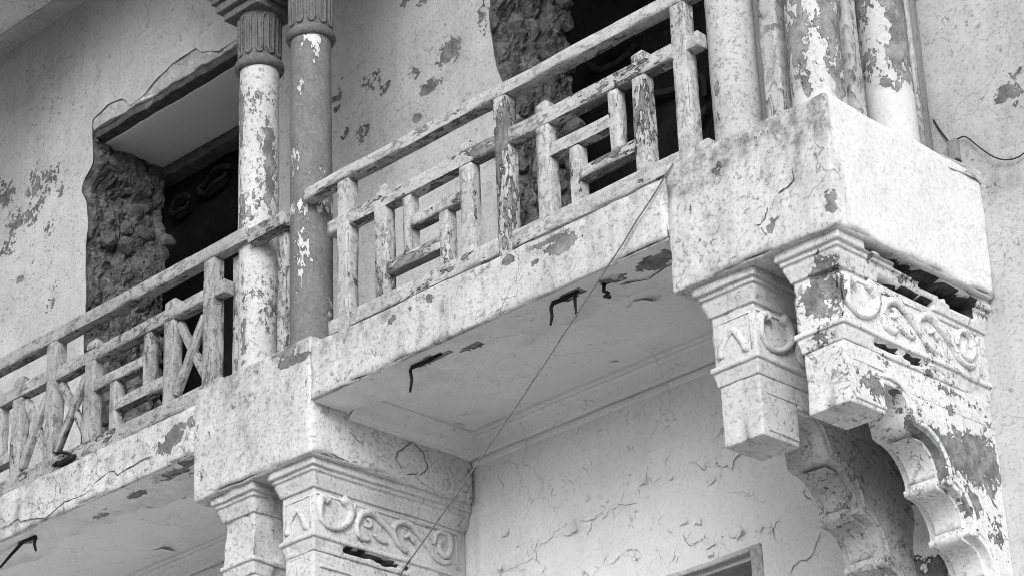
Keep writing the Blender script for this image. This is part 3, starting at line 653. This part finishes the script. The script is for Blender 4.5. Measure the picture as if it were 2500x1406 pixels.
def bracket(cx_, label, mat, worn=0.0, ornament=True, broken=False, hw=.24, foot=None):
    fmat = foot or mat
    t = thing('corbel_bracket', label, 'bracket', (cx_, YW, -1.9), 'corbel brackets under the balcony')
    def brk_c(P_, NN):
        d = np.zeros(len(P_))
        if broken:
            side_ = NN[:, 0] > .5
            n_ = fbm(P_*[0, 1, 0], 6, 4, 77); y_ = P_[:, 1]; zz = P_[:, 2]
            gash = np.clip((y_-.26)/.05, 0, 1)*np.clip((1.20-y_)/.03, 0, 1)*side_
            tgt = -.012-.055*np.clip((y_-.35)/.8, 0, 1)+.012*n_
            hw_ = .020+.020*np.clip((y_-.3)/.6, 0, 1)+.008*fbm(P_*[0, 1, 0], 17, 3, 79)
            d += gash*.13*np.clip((hw_-np.abs(zz-tgt))/.010, 0, 1)
            g2 = np.clip((y_-.40)/.03, 0, 1)*np.clip((.86-y_)/.03, 0, 1)*side_
            d += g2*.09*np.clip((.020+.012*n_-np.abs(zz+.150-.02*np.clip(y_-.4, 0, 1)))/.010, 0, 1)
        d += .012*np.clip(fbm(P_, 7, 3, 66)-.25, 0, 1)*(1+2*worn)
        return d
    def brk_f(P_, NN):
        d = worn*(.05*np.clip(fbm(P_, 5, 4, 65)+.15, 0, 1)+.05*np.clip((np.abs(P_[:, 2]+.30)-.08)/.07, 0, 1)*0)
        if broken:
            c_ = np.exp(-(((P_[:, 0]-(cx_+.09))/.13)**2+((P_[:, 1]-.10)/.07)**2+((P_[:, 2]+.27)/.13)**2)**2)
            d = d+.045*c_*(1+.5*fbm(P_, 14, 3, 70))
        return d
    def peel_of(V, seed=0):
        p_ = np.zeros(len(V))
        if broken:
            side = V[:, 0] > cx_+.05
            p_ += np.where(side, spots_val(V[:, [1, 2]], SP_R2, .30), 0)
            p_ += .42*np.exp(-(((V[:, 0]-(cx_+.06))/.13)**2+((V[:, 1]-.10)/.06)**2+((V[:, 2]+.25)/.15)**2)**2)
            p_ += np.where(side & (V[:, 2] > -.56) & (V[:, 2] < -.44), .02, 0)+np.where(side & (V[:, 2] < -.62), .035, -.03)
        return p_
    V, Fq, NN = u_sweep(CROWN, cx_, hw, brk=brk_c, amp=.003+.004*worn, st=.012 if broken else .03)
    g_ = np.zeros(len(V))
    if broken:
        g_ = np.where((NN[:, 0] > .5) & (V[:, 1] > .30) & (V[:, 1] < 1.22) & (V[:, 2] > -.10), .5, 0)
    pk = peel_of(V)+(np.where((NN[:, 0] > .5) & (V[:, 1] > .30) & (V[:, 2] > -.11), .22, 0)*(.6+fbm(V, 5, 3, 9)) if broken else 0)
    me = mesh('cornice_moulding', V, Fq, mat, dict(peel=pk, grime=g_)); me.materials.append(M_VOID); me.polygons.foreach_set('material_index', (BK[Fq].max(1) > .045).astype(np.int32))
    obj('cornice_moulding', me, t)
    V, Fq, NN = u_sweep([(z_, i_) for z_, i_ in FRIEZE], cx_, hw, brk=brk_f, amp=.004+.006*worn, st=.02)
    fz = obj('frieze', mesh('frieze', V, Fq, mat, dict(peel=peel_of(V), grime=np.zeros(len(V)))), t)
    V, Fq, NN = u_sweep(STRING, cx_, hw, brk=(lambda P_, NN: .02*np.clip(fbm(P_, 6, 3, 67)-.1, 0, 1)*(1+worn)+(NN[:, 0] > .5)*(.06 if abs(cx_+3.97) < .01 else (.035 if broken else 0))*np.clip((P_[:, 1]-.33)/.05, 0, 1)*np.clip((.86-P_[:, 1])/.05, 0, 1)*np.clip((.016+.014*fbm(P_*[0, 1, 0], 9, 3, 5)-np.abs(P_[:, 2]+.470+.02*P_[:, 1]))/.008, 0, 1)), amp=.003+.004*worn, st=.014)
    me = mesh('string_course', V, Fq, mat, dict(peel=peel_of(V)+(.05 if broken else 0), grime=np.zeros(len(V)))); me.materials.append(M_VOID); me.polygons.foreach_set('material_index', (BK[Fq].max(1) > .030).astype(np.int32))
    obj('string_course', me, t)
    hl = hw-.118
    V, Fq, N, E = rbox((cx_-hl, .117, -.84), (cx_+hl, .400, -.522), .02, .010)
    nt = np.exp(-((V[:, 0]-cx_)/.022)**2)*np.clip((-.68-V[:, 2])/.16, 0, 1)*np.clip((.22-V[:, 1])/.09, 0, 1)
    V = V+vec_noise(V, 6, .005+.01*worn, 41); V[:, 1] += nt*.03; V[:, 2] += nt*.02*(V[:, 2] < -.8)
    obj('lower_block', mesh('lower_block', V, Fq, mat, dict(peel=peel_of(V), grime=nt*.9)), t)
    V, Fq, N, E = rbox((cx_-hl+.004, .395, -.668), (cx_+hl-.004, YW, -.522), .03, .006); V += vec_noise(V, 6, .003, 41)
    obj('upper_web', mesh('upper_web', V, Fq, mat, dict(peel=peel_of(V), grime=V[:, 0]*0)), t)
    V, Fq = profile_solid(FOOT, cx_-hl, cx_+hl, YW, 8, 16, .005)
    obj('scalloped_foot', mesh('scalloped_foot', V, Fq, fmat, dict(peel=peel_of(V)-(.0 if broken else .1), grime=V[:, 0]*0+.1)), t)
    # thicker middle band of the scallops
    pr = np.array(FOOT[7:]); T_ = np.gradient(pr, axis=0); T_ /= np.maximum(np.linalg.norm(T_, axis=1, keepdims=True), 1e-9)
    nn = np.stack([T_[:, 1], -T_[:, 0]], 1); pr2 = pr+nn*.020
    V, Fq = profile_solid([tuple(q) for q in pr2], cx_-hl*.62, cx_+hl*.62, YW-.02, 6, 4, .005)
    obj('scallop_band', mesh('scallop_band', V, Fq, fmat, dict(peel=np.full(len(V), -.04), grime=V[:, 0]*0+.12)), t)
    for s_ in (-1, 1):      # raised rim following the scallops on each flank
        p0_ = np.array(FOOT); t0_ = np.gradient(p0_, axis=0); t0_ /= np.maximum(np.linalg.norm(t0_, axis=1, keepdims=True), 1e-9)
        rp = p0_-np.stack([t0_[:, 1], -t0_[:, 0]], 1)*.040
        rp = rp[(rp[:, 0] < YW-.02)]
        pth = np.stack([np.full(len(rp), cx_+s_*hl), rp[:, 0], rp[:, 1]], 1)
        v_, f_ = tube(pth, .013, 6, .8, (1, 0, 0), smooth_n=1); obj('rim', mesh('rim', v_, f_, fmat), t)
        for (za, zb) in ((-.60, -.612), (-.795, -.807)):
            V, Fq, N, E = rbox((cx_+s_*hl-.006, .16, zb-.006), (cx_+s_*hl+.008, .395, za), (.02, .03, .01), .004); V += vec_noise(V, 8, .003, 9)
            obj('fillet', mesh('fillet', V, Fq, mat), t)
    if ornament:
        hs = hw-.106
        for s_ in (-1, 1):
            for k, pth in SCROLL.items():
                P3 = [(cx_+s_*(hs+.005), y_, z_) for (y_, z_) in pth]
                w_ = {'U': .022, 'S2': .019, 'S3b': .019, 'ring': .017}.get(k, .012)
                n_ = len(P3); rr = [w_*(.95+.35*math.cos(2*PI*i/(n_-1))) if k == 'U' else w_*(1.25-.5*abs(2*i/(n_-1)-1)) for i in range(n_)]
                v_, f_ = tube(P3, rr, 8, 1.05, (1, 0, 0)); v_ = v_+vec_noise(v_, 16, .0045, 7)
                a_ = dict(peel=peel_of(v_)-.05)
                obj('scroll_ornament', mesh('scroll_ornament', v_, f_, mat, a_), fz)
                if s_ < 0: pass
            for ya in (1.225,):
                v_, f_ = tube([(cx_+s_*hs, ya, -.19), (cx_+s_*hs, ya+.004, -.40)], .010, 6, .8, (1, 0, 0), smooth_n=1); obj('panel_bead', mesh('panel_bead', v_, f_, mat), fz)
            v_, f_ = tube([(cx_+s_*hs, .13, -.188), (cx_+s_*hs, 1.225, -.188)], .008, 6, .8, (1, 0, 0), smooth_n=1); obj('panel_bead', mesh('panel_bead', v_, f_, mat), fz)
        if not broken:
            v_, f_ = tube([(cx_+x_, .107, z_) for x_, z_ in MOTIF], .019, 8, .7, (0, 1, 0)); v_ = v_+vec_noise(v_, 14, .003, 7)
            obj('wave_ornament', mesh('wave_ornament', v_, f_, mat), fz)
            fr_ = [(-.105, -.395), (-.105, -.20), (.105, -.20), (.105, -.395)]
            v_, f_ = tube([(cx_+x_, .109, z_) for x_, z_ in fr_], .007, 6, .7, (0, 1, 0), smooth_n=1); obj('panel_bead', mesh('panel_bead', v_, f_, mat), fz)
    return t
bracket(-.235, 'badly peeled white corbel bracket with broken dark cornice at the right end of the balcony', M_BRACKET_PEELED, 0.0, True, True)
bracket(-.755, 'carved corbel bracket with wave motif, just left of the badly peeled end bracket', M_BRACKET, 0.08, foot=M_BRACKET_SHADED)
bracket(-3.970, 'corbel bracket with a whole scroll frieze on its flank, in the photograph bottom centre', M_BRACKET, 0.05)
bracket(-4.490, 'rounded worn corbel bracket without carving on its face, leftmost of the four', M_BRACKET, .5, False)

# ------------------------------------------------------------------ columns
def lathe(prof, cx_, cy_, n=56, st=.02, amp=.002, seed=1):
    pr = np.array(prof); zz, rr = [], []
    for i in range(len(pr)-1):
        k = max(1, int(abs(pr[i+1, 0]-pr[i, 0])/st)); tt = np.linspace(0, 1, k, endpoint=False)
        zz += list(pr[i, 0]+(pr[i+1, 0]-pr[i, 0])*tt); rr += list(pr[i, 1]+(pr[i+1, 1]-pr[i, 1])*tt)
    zz.append(pr[-1, 0]); rr.append(pr[-1, 1]); zz = np.array(zz); rr = np.array(rr)
    th = np.linspace(0, 2*PI, n, endpoint=False)
    V = np.stack([cx_+rr[:, None]*np.cos(th), cy_+rr[:, None]*np.sin(th), np.repeat(zz[:, None], n, 1)], -1).reshape(-1, 3)
    i = np.arange(len(zz)*n).reshape(len(zz), n); j = np.roll(i, -1, 1)
    Fq = np.stack([i[:-1], j[:-1], j[1:], i[1:]], -1).reshape(-1, 4)
    TH = np.tile(th, len(zz))
    return V+vec_noise(V, 6, amp, seed), Fq, TH
def column(cx_, cy_, label, mat, R=.125, z0=.70, z1=2.815, peel_f=None, capital=True, taper=0.0, collar=None, base=None):
    t = thing('column', label, 'column', (cx_, cy_, z0), 'round columns standing on the balcony edge')
    pr = [(z0-.02, R-taper), (z0+.9, R-taper*.6), (z0+1.0, R), (z1, R*.985)]
    if base: pr = [(z0-.02, R+.012), (z0+base, R+.012), (z0+base+.012, R), (z0+1, R), (z1, R*.985)]
    V, Fq, TH = lathe(pr, cx_, cy_, 56, .02, .0025, 5)
    p_ = peel_f(V, TH) if peel_f else np.zeros(len(V))
    V[:, :2] -= (np.stack([np.cos(TH), np.sin(TH)], 1))*(.0025*np.clip(p_*4, 0, 1))[:, None]
    obj('shaft', mesh('shaft', V, Fq, mat, dict(peel=p_, grime=np.zeros(len(V)))), t)
    if capital:
        th = np.linspace(-PI/2, PI/2, 9)
        ring = [(2.848+.036*math.sin(a), R+.002+.028*math.cos(a)) for a in th]
        V, Fq, TH = lathe([(2.81, R-.01)]+ring+[(2.89, R-.01)], cx_, cy_, 48, .02, .003, 8); obj('neck_ring', mesh('neck_ring', V, Fq, M_CAP), t)
        V, Fq, TH = lathe([(2.87, R), (3.0, R+.001), (3.14, R+.004), (3.21, R+.012)], cx_, cy_, 48, .03, .003, 9)
        cp = obj('capital', mesh('capital', V, Fq, M_CAP), t)
        per = 11; pts = []                     # one raised ribbon meandering round the bell
        for k in range(per):
            for (dth, zz) in ((.04, 2.925), (.0, 2.96), (.0, 3.12), (.06, 3.165), (.25, 3.185), (.44, 3.165), (.50, 3.12), (.50, 2.96), (.54, 2.925), (.72, 2.905), (.9, 2.91)):
                a = 2*PI*(k+dth)/per; rr = R+.005+.006*max(0, (zz-3.05)/.15)
                pts.append((cx_+rr*math.cos(a), cy_+rr*math.sin(a), zz))
        pts.append(pts[0])
        P_ = np.array(pts); T_ = np.gradient(P_, axis=0); V, Fq = [], []
        v_, f_ = tube(P_, .0085, 6, 1.0, None, smooth_n=2); obj('meander_rib', mesh('meander_rib', v_, f_, M_CAP), cp)
        for (za, zb, h_) in ((3.205, 3.262, .165), (3.263, 3.325, .20), (3.326, 3.37, .225), (3.371, 3.50, .255)):
            V, Fq, N, E = rbox((cx_-h_, cy_-h_, za), (cx_+h_, cy_+h_, zb), (.05, .05, .02), .010); V += vec_noise(V, 6, .004, 3)
            obj('abacus', mesh('abacus', V, Fq, M_FASCIA if h_ > .24 else M_CAP), t)
    return t
def ang(TH, c, w): return np.exp(-((np.angle(np.exp(1j*(TH-c))))/w)**2)
VIEW = math.atan2(CAM.y, CAM.x+2)                   # roughly the side we look at
pA = lambda V, TH: .20*ang(TH, -.12, .30)*(V[:, 2] > 1.75)*(V[:, 2] < 2.35)-.04*(V[:, 2] < 1.6)-.06*(V[:, 2] > 2.62)+.13*ang(TH, -1.78, .22)+.16*ang(TH, -1.5, .2)*np.exp(-((V[:, 2]-1.05)/.25)**2)
pB = lambda V, TH: -.07*ang(TH, -1.25, .16)-.24*np.clip((V[:, 2]-2.62)/.15, 0, 1)*ang(TH, -.5, .8)-.22*np.exp(-((V[:, 2]-1.63)/.06)**2)
pC = lambda V, TH: .14*ang(TH, -1.75, .16)-.03
pD = lambda V, TH: -.40*np.clip((.80-V[:, 2]+.10*fbm(V*[1, 1, .2], 9, 3, 5))/.06, 0, 1)+.12*ang(TH, -1.55, .40)-.09*ang(TH, -.75, .4)+.06*ang(TH, -.1, .3)
pE = lambda V, TH: -.45*np.clip((1.05-V[:, 2]+.08*fbm(V*[1, 1, .2], 9, 3, 15))/.06, 0, 1)+.10*ang(TH, -.4, .35)-.10*ang(TH, -1.1, .3)
column(-4.42, .18, 'flaked white column with fluted capital, left of the two columns near the photo centre-left', M_COLA, .126, .70, 2.815, pA, taper=.010)
column(-3.93, .18, 'bare grey column with fluted capital, right of the flaked white column', M_COLB, .127, .70, 2.815, pB)
column(-.67, .18, 'evenly white column on the end block, beside the last railing post', M_COLC, .1245, .70, 2.815, pC)
column(-.16, .18, 'patchy grey and white column standing on the front corner of the end block', M_COLD, .134, .70, 2.815, pD)
column(-.175, .815, 'patchy grey column with a white foot, on the end block near the house wall', M_COLD, .128, .70, 2.815, pE)

# ------------------------------------------------------------------ wooden members
def timber(name, p0, p1, w, d, mat, parent, up_=(0, 0, 1), r=.0045, amp=.0028, chip=.010, seed=1, peakz=None, peel_b=0.0):
    """bar from p0 to p1 (centre line); w across in the facade plane, d in depth"""
    p0 = Vector(p0); p1 = Vector(p1); ax_ = (p1-p0); L_ = ax_.length; ax_.normalize()
    yv = Vector((0, 1, 0)) if abs(ax_.y) < .9 else Vector((1, 0, 0)); xv = yv.cross(ax_).normalized(); yv = ax_.cross(xv).normalized()
    V, Fq, N, E = rbox((-w/2, -d/2, 0), (w/2, d/2, L_), (.025, .025, .025), r)
    if peakz:                                   # pyramid head
        k = V[:, 2] > L_-.006; V[k, 2] += peakz*np.clip(1-np.maximum(np.abs(V[k, 0])/(w/2), np.abs(V[k, 1])/(d/2)), 0, 1)
    Rm = np.array([[xv[i], yv[i], ax_[i]] for i in range(3)])
    Wd = V@Rm.T+np.array(p0); Nw = N@Rm.T
    st = np.where(np.abs(np.array(ax_)) > .7, .35, 1.0)
    D = vec_noise(Wd*st, 9, amp, 71)+vec_noise(Wd, 2.0, amp*1.3, 72)
    ch = np.where(E > 1, chip*np.clip(fbm(Wd*st, 10, 3, 73)+.05, 0, 1), .004*np.clip(fbm(Wd*st, 14, 3, 74)-.1, 0, 1))
    Wd = Wd+D-Nw*ch[:, None]
    gr_ = V*np.array([1, 1, .42])+np.random.RandomState(int(abs(p0.x*971+p0.z*331+p1.x*177)) % 9999).rand(3)*20
    return obj(name, mesh(name, Wd, Fq, mat, dict(peel=np.full(len(Wd), peel_b)+.10*fbm(Wd, 2.2, 2, 75)+.12*(Nw[:, 2] < -.6), grime=np.zeros(len(Wd)), grain=gr_)), parent)
YF = .02
def railing_right():
    t = thing('balcony_railing', 'flaking white timber railing with square fretwork between the grey column and the end block', 'railing', (-2.2, .06, .66), 'balcony railings')
    m = M_WOOD; yc = YF+.045
    timber('handrail', (-3.83, yc, 1.662), (-.79, yc, 1.668), .078, .088, m, t, peel_b=-.03)
    for xc in (-3.483, -2.187, -.898):
        timber('post', (xc, yc, .645), (xc, yc, 1.626), .098, .086, m, t)
    for a, b in ((-3.434, -2.236), (-2.138, -.947)):
        timber('mid_rail', (a, yc, 1.362), (b, yc, 1.366), .090, .080, m, t, peel_b=.02)
        timber('bottom_rail', (a, yc, .722), (b, yc, .730), .098, .080, m, t, peel_b=.06)
    for x_, z_, w_ in ((-3.58, 1.36, .085), (-.815, 1.37, .085), (-3.57, .72, .09), (-.80, .735, .085)):
        timber('rail_end', (x_-.045, yc, z_), (x_+.045, yc, z_), w_, .078, m, t)
    for (b1, b2, v1, v2, mir) in ((-3.170, -2.472, -2.960, -2.662, 0), (-1.884, -1.188, -1.377, -1.668, 1)):
        for b_ in (b1, b2):
            timber('baluster', (b_, yc, .765), (b_, yc, 1.320), .096, .078, m, t)
            timber('baluster_cap', (b_, yc+.004, 1.404), (b_, yc+.004, 1.455), .094, .078, m, t, peakz=.045)
        timber('fret_bar', (v1, yc+.003, .966), (v1, yc+.003, 1.321), .072, .070, m, t)
        timber('fret_bar', (v2, yc+.003, .766), (v2, yc+.003, 1.106), .070, .070, m, t)
        if not mir:
            timber('fret_bar', (v1+.034, yc, 1.146), (b2-.045, yc, 1.142), .080, .072, m, t)
            timber('fret_bar', (b1+.045, yc, .930), (v2-.033, yc, .926), .082, .072, m, t)
        else:
            timber('fret_bar', (b1+.045, yc, 1.152), (v1-.034, yc, 1.150), .078, .072, m, t)
            timber('fret_bar', (v2+.033, yc, .925), (b2-.045, yc, .934), .076, .072, m, t)
    return t
railing_right()
def railing_left():
    t = thing('balcony_railing', 'greyer timber railing with crossed braces and fretwork left of the flaked white column', 'railing', (-5.9, .06, .64), 'balcony railings')
    m = M_WOOD_L; yc = YF+.045
    timber('handrail', (-8.5, yc, 1.600), (-4.36, yc, 1.612), .092, .085, m, t, peel_b=-.04)
    for xc in (-6.303, -4.697, -7.90):
        timber('post', (xc, yc, .63), (xc, yc, 1.562), .100, .086, m, t)
    for a, b in ((-7.85, -6.354), (-6.252, -4.748)):
        timber('mid_rail', (a, yc, 1.318), (b, yc, 1.335), .088, .082, m, t, peel_b=.04)
        timber('bottom_rail', (a, yc, .680), (b, yc, .690), .110, .082, m, t, peel_b=.05)
    timber('rail_end', (-4.645, yc, 1.335), (-4.55, yc, 1.335), .088, .08, m, t)
    timber('rail_end', (-4.645, yc, .70), (-4.57, yc, .70), .09, .08, m, t)
    for (b0, b1, v1, v2) in ((-5.89, -5.085, -5.308, -5.645), (-7.48, -6.675, -6.90, -7.24)):
        for b_ in (b0, b1):
            timber('baluster', (b_, yc, .732), (b_, yc, 1.285), .098, .082, m, t)
            timber('baluster_cap', (b_, yc+.004, 1.370), (b_, yc+.004, 1.420), .096, .08, m, t, peakz=.045)
        timber('fret_bar', (v1, yc+.003, .936), (v1, yc+.003, 1.288), .074, .07, m, t)
        timber('fret_bar', (v2, yc+.003, .735), (v2, yc+.003, 1.062), .070, .07, m, t)
        timber('fret_bar', (b0+.047, yc, 1.100), (v1-.035, yc, 1.102), .076, .072, m, t)
        timber('fret_bar', (v2+.034, yc, .896), (b1-.047, yc, .898), .076, .072, m, t)
    for (a, b) in ((-6.625, -6.354), (-6.252, -5.938), (-5.036, -4.748)):
        timber('brace', (a, yc+.014, 1.262), (b, yc+.014, .78), .050, .046, m, t, chip=.006)
        timber('brace', (a+.012, yc-.014, .775), (b-.002, yc-.014, 1.215), .050, .046, m, t, chip=.006)
    # splintered end of the broken bottom rail
    v_, f_ = tube([(-6.17, .0, .735), (-6.10, -.01, .722), (-6.03, .0, .688), (-6.0, .02, .65)], [.010, .012, .011, .006], 7); v_ = v_+vec_noise(v_, 20, .006, 4)
    obj('splinter', mesh('splinter', v_, f_, M_IRON), t)
    v_, f_ = tube([(-6.20, .012, .66), (-6.08, .004, .655), (-5.98, .010, .662)], [.014, .018, .010], 7); v_ = v_+vec_noise(v_, 25, .014, 4)
    obj('splinter', mesh('splinter', v_, f_, M_IRON), t)
railing_left()
t = thing('rail_stub', 'short weathered rail piece spanning the gap between the two central columns', 'railing', (-4.17, .065, 1.6))
timber('handrail', (-4.34, YF+.05, 1.585), (-4.02, YF+.05, 1.60), .095, .085, M_WOOD_L, t, peel_b=.06)
timber('stub_post', (-4.105, .14, .70), (-4.105, .14, 1.56), .085, .085, M_POST, t)
def post(label, x0_, x1_, y0_, y1_, mat, z0_=.70, z1_=3.2, nm='timber_post'):
    V, Fq, N, E = rbox((x0_, y0_, z0_), (x1_, y1_, z1_), (.025, .025, .04), .008)
    V = V+vec_noise(V*[1, 1, .4], 8, .004, 81)-N*np.where(E > 1, .010*np.clip(fbm(V*[1, 1, .3], 9, 3, 82), 0, 1), 0)[:, None]
    o = obj(nm, mesh(nm, V, Fq, mat, dict(peel=np.zeros(len(V)), grime=np.zeros(len(V)))))
    return tag(o, label, 'post', 'square timber posts beside the columns')
post('thin timber post squeezed against the left side of the flaked white column', -4.59, -4.515, .12, .19, M_POST, .69, 1.57)
post('cracked cream timber post between the even white column and the corner column', -.452, -.345, .13, .235, M_POST)
post('cream timber post between the corner column and the column by the wall', -.215, -.105, .40, .50, M_POST)
post('narrow cream timber strip just behind the column by the wall', -.17, -.095, .945, .985, M_POST)
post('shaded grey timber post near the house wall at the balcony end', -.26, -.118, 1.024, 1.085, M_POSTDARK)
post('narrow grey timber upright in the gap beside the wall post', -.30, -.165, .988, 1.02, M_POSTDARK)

# plaster haunch where the end block runs into the wall
hv = []; hf = []
n_ = 24
for i in range(n_+1):
    a = i/n_; y_ = .98+.34*a
    for (x_, z_) in ((-.30, .80-.02*a), (-.11, .79+.06*a), (-.03+.03*a, .72), (.004, .66)):
        hv.append((x_, y_, z_))
hv = np.array(hv)+vec_noise(np.array(hv), 8, .012, 5)
haunch = obj('plaster_haunch', mesh('plaster_haunch', hv, grid(n_+1, 4), M_FASCIA, dict(peel=np.zeros(len(hv)), grime=np.full(len(hv), .5))), bal)

# ------------------------------------------------------------------ above the picture: arcade and balcony ceiling that shade the wall
arc = thing('balcony_ceiling', 'pale plaster ceiling and cornice over the balcony, in the top left corner', 'ceiling', (-4.2, .18, 3.5))
def arch_band(xa, xb, zsp, ztop, y0_, y1_):
    c = (xa+xb)/2; r_ = (xb-xa)/2; th = np.linspace(PI, 0, 28); V, Fq = [], []
    for a in th:
        x_ = c+r_*math.cos(a); z_ = zsp+r_*1.04*math.sin(a)
        V += [(x_, y0_, z_), (x_, y0_, ztop), (x_, y1_, z_), (x_, y1_, ztop)]
    for i in range(27):
        a = i*4; b = a+4; Fq += [(a, b, b+1, a+1), (a+2, a+3, b+3, b+2), (a, a+2, b+2, b)]
    return V, Fq
for xa, xb in ((-8.35, -4.70), (-3.68, -.95)):
    v, f = arch_band(xa, xb, 3.51, 5.9, .02, .34); obj('arch', mesh('arch', v, f, M_UPPER, smooth=False), arc)
for xa, xb in ((-4.70, -3.68), (-.95, .06)):
    V, Fq, N, E = rbox((xa, .02, 3.502), (xb, .34, 5.9), .2, .01); obj('spandrel', mesh('spandrel', V, Fq, M_UPPER), arc)
V, Fq, N, E = rbox((-11.5, -.02, 5.455), (.6, 1.12, 5.62), .1, .01); V += vec_noise(V, 2, .008, 3)
pc = obj('ceiling_slab', mesh('ceiling_slab', V, Fq, M_UPPER), arc)
V, Fq, N, E = rbox((-11.5, 1.118, 5.425), (.6, YW+.1, 5.60), .1, .01); V += vec_noise(V, 4, .006, 3)
obj('ceiling_cornice', mesh('ceiling_cornice', V, Fq, M_WALL), arc)

# ------------------------------------------------------------------ iron rods, wire, cable
def rod(label, path, rad):
    v_, f_ = tube(path, rad, 8, smooth_n=1); v_ = v_+vec_noise(v_, 22, .003, 6)
    return tag(obj('iron_rod', mesh('iron_rod', v_, f_, M_IRON)), label, 'rod', 'bent iron rods under the balcony')
rod('bent black iron rod hanging below the right part of the balcony soffit', [(-1.74, .10, .304), (-1.83, .095, .296), (-1.92, .088, .292), (-1.937, .087, .27), (-1.93, .086, .22), (-1.945, .087, .175)], [.008, .011, .012, .010, .009, .007])
rod('thin black iron sliver beside the right bent rod, crossed by the wire', [(-1.77, .10, .31), (-1.775, .10, .25), (-1.77, .10, .165)], [.010, .009, .004])
rod('short twisted black iron hook just right of the wire', [(-1.60, .14, .305), (-1.605, .14, .265), (-1.575, .14, .245), (-1.60, .14, .235), (-1.56, .13, .215)], .010)
rod('bent black iron rod hanging straight down near the soffit centre', [(-2.78, .11, .304), (-2.90, .10, .292), (-3.0, .095, .292), (-3.015, .093, .275), (-3.005, .093, .22), (-3.02, .093, .15)], [.007, .011, .012, .010, .009, .007])
rod('forked black iron rod under the left end of the balcony', [(-6.95, .15, .22), (-6.80, .13, .265), (-6.62, .10, .30), (-6.50, .10, .29), (-6.52, .11, .25), (-6.505, .11, .20)], [.007, .011, .012, .013, .011, .007])
wp = [Vector((-.955, -.012, .695)).lerp(Vector((-2.94, -.09, -.975)), k/30) for k in range(31)]
wp = [Vector((p.x, p.y, p.z-.03*math.sin(PI*i/30)+(.004*random.uniform(-1, 1)))) for i, p in enumerate(wp)]
wp += [Vector((-3.8, -.12, -1.75))]
v_, f_ = tube([tuple(p) for p in wp], .0042, 6, smooth_n=2)
tag(obj('wire', mesh('wire', v_, f_, M_WIRE)), 'thin grey wire slanting from the balcony edge down across the soffit', 'wire')
t = thing('cable_clip', 'small grey clip box holding a cable on the wall at far right', 'clip', (-.12, YW-.03, .9))
V, Fq, N, E = rbox((-.150, YW-.045, .835), (-.098, YW-.004, .955), .02, .005); obj('box', mesh('box', V, Fq, M_CLIP), t)
V, Fq, N, E = rbox((-.152, YW-.047, .818), (-.096, YW-.006, .834), .02, .004); obj('box_end', mesh('box_end', V, Fq, M_CABLE), t)
v_, f_ = tube([(-.235, YW-.01, 1.13), (-.20, YW-.014, 1.05), (-.15, YW-.025, .96)], .005, 6); obj('lead', mesh('lead', v_, f_, M_CABLE), t)
v_, f_ = tube([(-.10, YW-.02, .955), (-.04, YW-.03, .94), (.04, YW-.04, .84), (.12, YW-.04, .75), (.20, YW-.035, .705), (.29, YW-.03, .71), (.42, YW-.02, .80)], .004, 7)
tag(obj('cable', mesh('cable', v_, f_, M_CABLE)), 'dark sagging cable running right from the clip box along the wall', 'cable')
